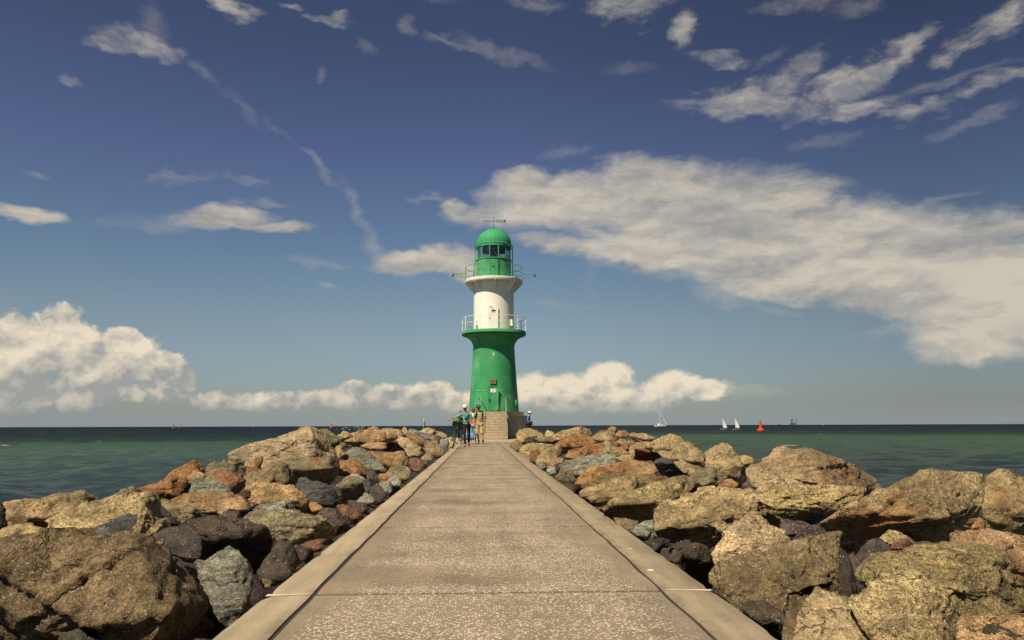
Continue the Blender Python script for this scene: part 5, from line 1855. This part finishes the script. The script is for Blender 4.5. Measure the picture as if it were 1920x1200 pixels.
# helmet lying in the basket
hp_ = Matrix.Translation(fw_c) @ Matrix.Rotation(math.radians(2), 4, 'Z') @ Matrix.Rotation(lean, 4, 'Y') @ Vector((0, -.02, 1.02))
HE = empty('bicycle_helmet', hp_, 0, 'green bicycle helmet lying in the handlebar basket', 'helmet')
b = MB().lathe([(.155, 0), (.16, .03), (.15, .085), (.115, .135), (.06, .165), (.002, .172)], 24)
b.v = [(x * .95, y * .78, z) for x, y, z in b.v]
sh_ = b.build('shell', M['helmet'], HE, angle=60)
b = MB()
for s in (-1, 0, 1):
    b.tube([(s * .075 + .0, -.125 + abs(s) * .02, .03), (s * .075, -.09, .115), (s * .06, 0, .16 - abs(s) * .012), (s * .07, .1, .1)], .012, 5)
b.build('vent_stripe', M['buoy_green'], sh_)

# two-wheeled trailer behind
tl = at_z(878, 832.6, 0)
TR = empty('bicycle_trailer', tl, 0, 'low two-wheeled bicycle trailer on the walkway behind the woman', 'trailer')
hw = (at_y(892, 830, tl.y).x - at_y(864.5, 830, tl.y).x) / 2
for s in (-1, 1):
    b = MB().tube([(s * hw, .27 * math.cos(2 * PI * q / 28), .27 + .27 * math.sin(2 * PI * q / 28)) for q in range(28)], .022, 8, closed=True)
    t = b.build('wheel', M['black'], TR)
    b = MB().tube([(s * hw - .03, 0, .27), (s * hw + .03, 0, .27)], .022, 8)
    for q in range(12):
        a = 2 * PI * q / 12
        b.tube([(s * hw, 0, .27), (s * hw, .25 * math.cos(a), .27 + .25 * math.sin(a))], .003, 4)
    b.build('spokes', M['steel'], t)
b = MB().tube([(-hw, 0, .27), (hw, 0, .27)], .02, 6).box((0, .1, .22), (hw * 1.7, .7, .05), 0, .01)
b.tube([(.1, -.2, .22), (.05, -1.0, .35), (-.1, -1.6, .42)], .016, 6)
b.build('chassis', M['dark_metal'], TR)
b = MB().box((0, .15, .38), (hw * 1.55, .6, .26), 0, .04)
b.build('tub', M['light_blue'], TR)

# ------------------------------------------------------------------ afloat
def sea_at(px, py):
    return at_z(px, py, SEA)


def buoy(px, py, wpx, hpx, mat, label, lantern='steel'):
    c = sea_at(px, py)
    s = c.y / F_PX
    w_, h_ = wpx * s, hpx * s
    r = empty('buoy', c, 0, label, 'buoy', 'buoys on the sea')
    b = MB().lathe([(0, -.12 * h_), (w_ * .40, -.12 * h_), (w_ * .5, -.02 * h_), (w_ * .5, .15 * h_), (w_ * .46, .20 * h_), (w_ * .2, .23 * h_), (0, .23 * h_)], 28)
    b.build('float', M[mat], r)
    b = MB().lathe([(w_ * .21, .22 * h_), (w_ * .17, .45 * h_), (w_ * .145, .62 * h_), (w_ * .145, .66 * h_), (w_ * .10, .66 * h_)], 20)
    b.build('tower', M[mat], r)
    b = MB()
    for q in range(4):
        a = PI / 4 + q * PI / 2
        b.tube([(w_ * .13 * math.cos(a), w_ * .13 * math.sin(a), .64 * h_), (w_ * .11 * math.cos(a), w_ * .11 * math.sin(a), .84 * h_)], w_ * .02, 5)
    b.lathe([(w_ * .115, .84 * h_), (w_ * .115, .87 * h_), (0, .88 * h_)], 16)
    for e in (0, PI / 2):
        b.box((0, 0, .76 * h_), (w_ * .22, w_ * .02, .14 * h_), e + .5)
    b.build('top_cage', M[mat], r)
    b = MB().lathe([(w_ * .05, .87 * h_), (w_ * .055, .95 * h_), (.002, h_)], 12)
    b.build('lantern', M[lantern], r)
    return r


buoy(1426.5, 808.2, 13.4, 22, 'red', 'large red channel buoy on the right, nearest of the buoys')
buoy(621.0, 802.3, 6.6, 8.6, 'red', 'red buoy on the horizon left of the spray')
buoy(325.5, 803.4, 5.5, 8.6, 'buoy_green', 'green buoy on the left horizon beside a pale red one', 'dark_metal')
buoy(337.4, 801.8, 4.2, 6.2, 'red', 'small pale red buoy on the left horizon beside the green one')
buoy(243.5, 802.0, 1.6, 4.6, 'red', 'tiny red spar buoy far out left of the green buoy')
buoy(167.5, 801.9, 1.4, 4.4, 'haze_grey', 'tiny dark spar buoy farthest left on the horizon')

# green beacon behind the left rocks
c = sea_at(794.5, 824)
s = c.y / F_PX
BE = empty('beacon', c, 0, 'green channel beacon showing above the far left rocks', 'beacon')
b = MB().lathe([(3.0 * s, -.5), (2.9 * s, 14 * s), (1.9 * s, 17 * s), (1.8 * s, 23 * s), (2.6 * s, 23.2 * s), (2.6 * s, 24 * s), (0, 24.1 * s)], 18)
b.build('post', M['buoy_green'], BE)
b = MB()
for q in range(6):
    a = q * PI / 3
    b.tube([(2.4 * s * math.cos(a), 2.4 * s * math.sin(a), 24 * s), (2.4 * s * math.cos(a), 2.4 * s * math.sin(a), 28 * s)], .14 * s, 5)
b.tube([(2.4 * s * math.cos(q * PI / 8), 2.4 * s * math.sin(q * PI / 8), 28 * s) for q in range(16)], .16 * s, 5, closed=True)
b.build('guard_rail', M['green_dark'], BE)
b = MB().box((1.4 * s, 0, 29 * s), (1.6 * s, 2 * s, 9 * s)).box((-1.5 * s, 0, 30 * s), (.8 * s, 1.6 * s, 6 * s))
b.build('signal_panel', M['dark_metal'], BE)
b = MB().lathe([(.7 * s, 24 * s), (.7 * s, 33 * s), (1.0 * s, 33.3 * s), (.9 * s, 36.0 * s), (0, 37 * s)], 12)
b.build('lantern', M['white_gloss'], BE)


def hull(L, B, Hh, draft, z0=0):
    """round-bilged hull along +x"""
    b = MB()
    n, m_ = 16, 8
    vs = []
    for i in range(n + 1):
        t = i / n
        wd = B / 2 * (math.sin(PI * min(t * .62 + .22, 1)) ** .8 if t < 1 else 0.02)
        if i == n: wd = .02
        sheer = Hh * (1 + .22 * (t - .35) ** 2 * 2)
        x = -L / 2 + L * t
        for j in range(m_ + 1):
            a = PI * j / m_
            yy = -wd * math.cos(a)
            q = math.sin(a) ** .7
            zq = sheer - (sheer + draft) * q
            xs_ = x - (q * .10 * L * (t - .5) if t > .5 else q * -.05 * L * (.5 - t))
            vs.append((xs_, yy, z0 + zq))
    fs = []
    for i in range(n):
        for j in range(m_):
            fs.append((i * (m_ + 1) + j, (i + 1) * (m_ + 1) + j, (i + 1) * (m_ + 1) + j + 1, i * (m_ + 1) + j + 1))
        fs.append((i * (m_ + 1) + m_, (i + 1) * (m_ + 1) + m_, (i + 1) * (m_ + 1), i * (m_ + 1)))
    fs.append(tuple(range(m_ + 1)))
    b.add(vs, fs)
    return b


# yacht with furled headsail
c = sea_at(1239, 800.9)
s = c.y / F_PX
YA = empty('sailing_yacht', c, math.radians(4), 'white sailing yacht with bare mast and furled headsail on the right horizon', 'yacht')
L = 24.5 * s
hull(L, L * .28, 3.4 * s, .5 * s).build('hull', M['white_gloss'], YA, angle=50)
b = MB().box((-1.5 * s, 0, 4.3 * s), (9 * s, 4 * s, 1.8 * s), 0, .3 * s).box((-4.5 * s, 0, 5.6 * s), (3.5 * s, 3.6 * s, 1.6 * s), 0, .3 * s)
cb = b.build('cabin', M['white_gloss'], YA)
b = MB().box((-1.2 * s, 0, 4.5 * s), (6.5 * s, 4.06 * s, .6 * s))
b.build('window', M['glass_dark'], cb, smooth=False)
b = MB().tube([(-1.2 * s, 0, 4 * s), (-1.2 * s, 0, 28.6 * s)], .26 * s, 6).tube([(-1.2 * s, 0, 6.6 * s), (-8.5 * s, 0, 6.4 * s)], .22 * s, 6)
b.tube([(-11 * s, 0, 3.4 * s), (-1.2 * s, 0, 28.4 * s)], .05 * s, 4)
b.build('mast', M['white_gloss'], YA)
b = MB().tube([(11.4 * s, 0, 4.4 * s), (6.5 * s, 0, 14 * s), (-.9 * s, 0, 28 * s)], [.62 * s, .5 * s, .18 * s], 7)
b.build('furled_sail', M['sail'], YA)
b = MB().tube([(-9 * s, 0, 3.5 * s), (-9 * s, 0, 5.5 * s), (-5 * s, 0, 6.3 * s)], .12 * s, 5).ball((-7.6 * s, .3 * s, 5.0 * s), .8 * s, 1, (.8, .8, 1.3))
b.build('cockpit_gear', M['dark_metal'], YA)


def dinghy(px, py, heel, tilt, label):
    c = sea_at(px, py)
    s = c.y / F_PX
    r = empty('sailing_dinghy', c, tilt, label, 'dinghy', 'two white sailing dinghies')
    L = 11.5 * s
    hull(L, L * .34, .9 * s, .3 * s).build('hull', M['white_gloss'], r, angle=50)
    b = MB().tube([(-.5 * s, 0, .8 * s), (-1.1 * s, .3 * s, 12 * s), (-2.3 * s, heel * .5 * s, 23.6 * s)], .13 * s, 5)
    b.build('mast', M['steel'], r)
    mst = [Vector((-.5, 0, 2.4)), Vector((-1.1, .3, 12)), Vector((-2.3, heel * .5, 23.4))]
    n = 10
    vs = []
    for i in range(n + 1):
        t = i / n
        mp = lerp(lerp(mst[0], mst[1], t), lerp(mst[1], mst[2], t), t)
        foot = 8.4 * (1 - t) ** .85 + .1
        for j in range(6):
            u = j / 5
            vs.append((mp + Vector((u * foot, math.sin(PI * u) * .9 * (1 - t) + u * 1.4, u * (.35 - 1.2 * t * (1 - t))))) * s)
    sl = MB().add(vs, [(i * 6 + j, i * 6 + j + 1, (i + 1) * 6 + j + 1, (i + 1) * 6 + j) for i in range(n) for j in range(5)])
    so2 = sl.build('sail', M['sail'], r, angle=180)
    th_ = so2.modifiers.new('thick', 'SOLIDIFY'); th_.thickness = .03
    b = MB().tube([(-.5 * s, 0, 2.3 * s), (8.2 * s, 1.3 * s, 2.5 * s)], .14 * s, 5)
    b.build('boom', M['steel'], r)
    return c, s


dj = dict(STAND, pelvis=(0, .05, .30), spine=(0, .08, .50), chest=(0, .06, .72), neck=(0, .03, .90), head=(0, 0, 1.03), shr=(-.19, .04, .80), elr=(-.24, -.12, .60), wrr=(-.14, -.30, .55),
          shl=(.19, .04, .80), ell=(.24, -.12, .60), wrl=(.14, -.30, .55), hpr=(-.09, 0, .28), knr=(-.11, -.40, .40), anr=(-.11, -.52, .05), tor=(-.11, -.64, .02), hpl=(.09, 0, .28), knl=(.11, -.40, .40), anl=(.11, -.52, .05), tol=(.11, -.64, .02))
for px, py, hl, tl_, lab, pl_ in ((1356.5, 805.4, .5, -.1, 'white sailing dinghy with an upright triangular sail, left one of the pair', 'person in dark gear sitting in the left dinghy'),
                                  (1380.0, 805.3, .5, -.15, 'white sailing dinghy with a raked sail, the one nearer the large red buoy', 'person in dark gear sitting in the right dinghy')):
    c, s = dinghy(px, py, hl, tl_, lab)
    person((c.x - .1 * s, c.y - .5, c.z + .35 * s), .3, 1.75, dj, pl_, 'jacket', 'black_cloth', 'trousers', 'navy', 'black_cloth', sleeve=1.6, hands=False)

# jack-up rig and a low ship far out
RIGY = 5200
c = at_y(1487, 796.2, RIGY); c.z = SEA
s = RIGY / F_PX
RG = empty('jack_up_rig', c, .05, 'grey jack-up rig with tall legs on the right horizon', 'rig')
b = MB().box((0, 0, 2.2 * s), (10.5 * s, 8 * s, 1.8 * s)).box((1.2 * s, 0, 3.6 * s), (3.2 * s, 4 * s, 1.6 * s)).box((-2 * s, 0, 3.4 * s), (1.4 * s, 3 * s, 1.0 * s))
b.build('platform', M['haze_grey'], RG, smooth=False)
for lx, ly in ((-5, -3.2), (5.2, -3.0), (-1.0, 3.2), (1.0, 3.4)):
    b = MB()
    for q in range(3):
        a = q * 2 * PI / 3
        b.tube([(lx * s + .42 * s * math.cos(a), ly * s + .42 * s * math.sin(a), -.3 * s), (lx * s + .42 * s * math.cos(a), ly * s + .42 * s * math.sin(a), 11.4 * s)], .24 * s, 4)
    for zq in range(8):
        a0, a1 = (zq % 3) * 2 * PI / 3, ((zq + 1) % 3) * 2 * PI / 3
        b.tube([((lx + .36 * math.cos(a0)) * s, (ly + .36 * math.sin(a0)) * s, zq * 1.4 * s), ((lx + .36 * math.cos(a1)) * s, (ly + .36 * math.sin(a1)) * s, (zq + 1) * 1.4 * s)], .08 * s, 4)
    b.build('leg', M['haze_grey'], RG, smooth=False)
b = MB().tube([(1.5 * s, 0, 4.3 * s), (2.6 * s, 0, 6.6 * s), (4.8 * s, 0, 7.4 * s)], .15 * s, 4)
b.build('crane', M['haze_grey'], RG)
c = at_y(1461, 796.2, RIGY); c.z = SEA
SHP = empty('ship', c, 0, 'low dark ship on the horizon left of the jack-up rig', 'ship')
hull(5.2 * s, 1.6 * s, 1.1 * s, .3 * s).build('hull', M['haze_grey'], SHP, angle=50)
b = MB().box((-.6 * s, 0, 1.7 * s), (1.8 * s, 1.2 * s, 1.2 * s)).tube([(-.3 * s, 0, 2 * s), (-.3 * s, 0, 3.0 * s)], .12 * s, 4)
b.build('bridge', M['haze_grey'], SHP, smooth=False)
for px, h_, lab in ((474.5, 3.2, 'tiny white sail far out on the left horizon'), (1543.0, 4.2, 'tiny white sail far out right of the jack-up rig')):
    c = at_y(px, 798, 4200); c.z = SEA
    s = 4200 / F_PX
    r = empty('sailing_boat', c, .4, lab, 'sailing boat')
    hull(3.0 * s, .9 * s, .4 * s, .15 * s).build('hull', M['white_gloss'], r, angle=50)
    b = MB().prism([(0, .5 * s), (1.3 * s, .6 * s), (0, (h_ + .8) * s)], (0, 0, 0), (1, 0, 0), (0, 0, 1), (0, .05 * s, 0))
    b.build('sail', M['sail'], r, smooth=False)
# ------------------------------------------------------------------ render set-up
SC.view_settings.view_transform = 'Standard'
SC.view_settings.look = 'None'
SC.view_settings.exposure = EXPO
SC.view_settings.gamma = 1
SC.view_settings.use_curve_mapping = False
SC.render.engine = 'CYCLES'
SC.cycles.max_bounces = 5
SC.cycles.diffuse_bounces = 3
SC.cycles.glossy_bounces = 3
SC.cycles.transparent_max_bounces = 8
SC.cycles.caustics_reflective = False
SC.cycles.caustics_refractive = False
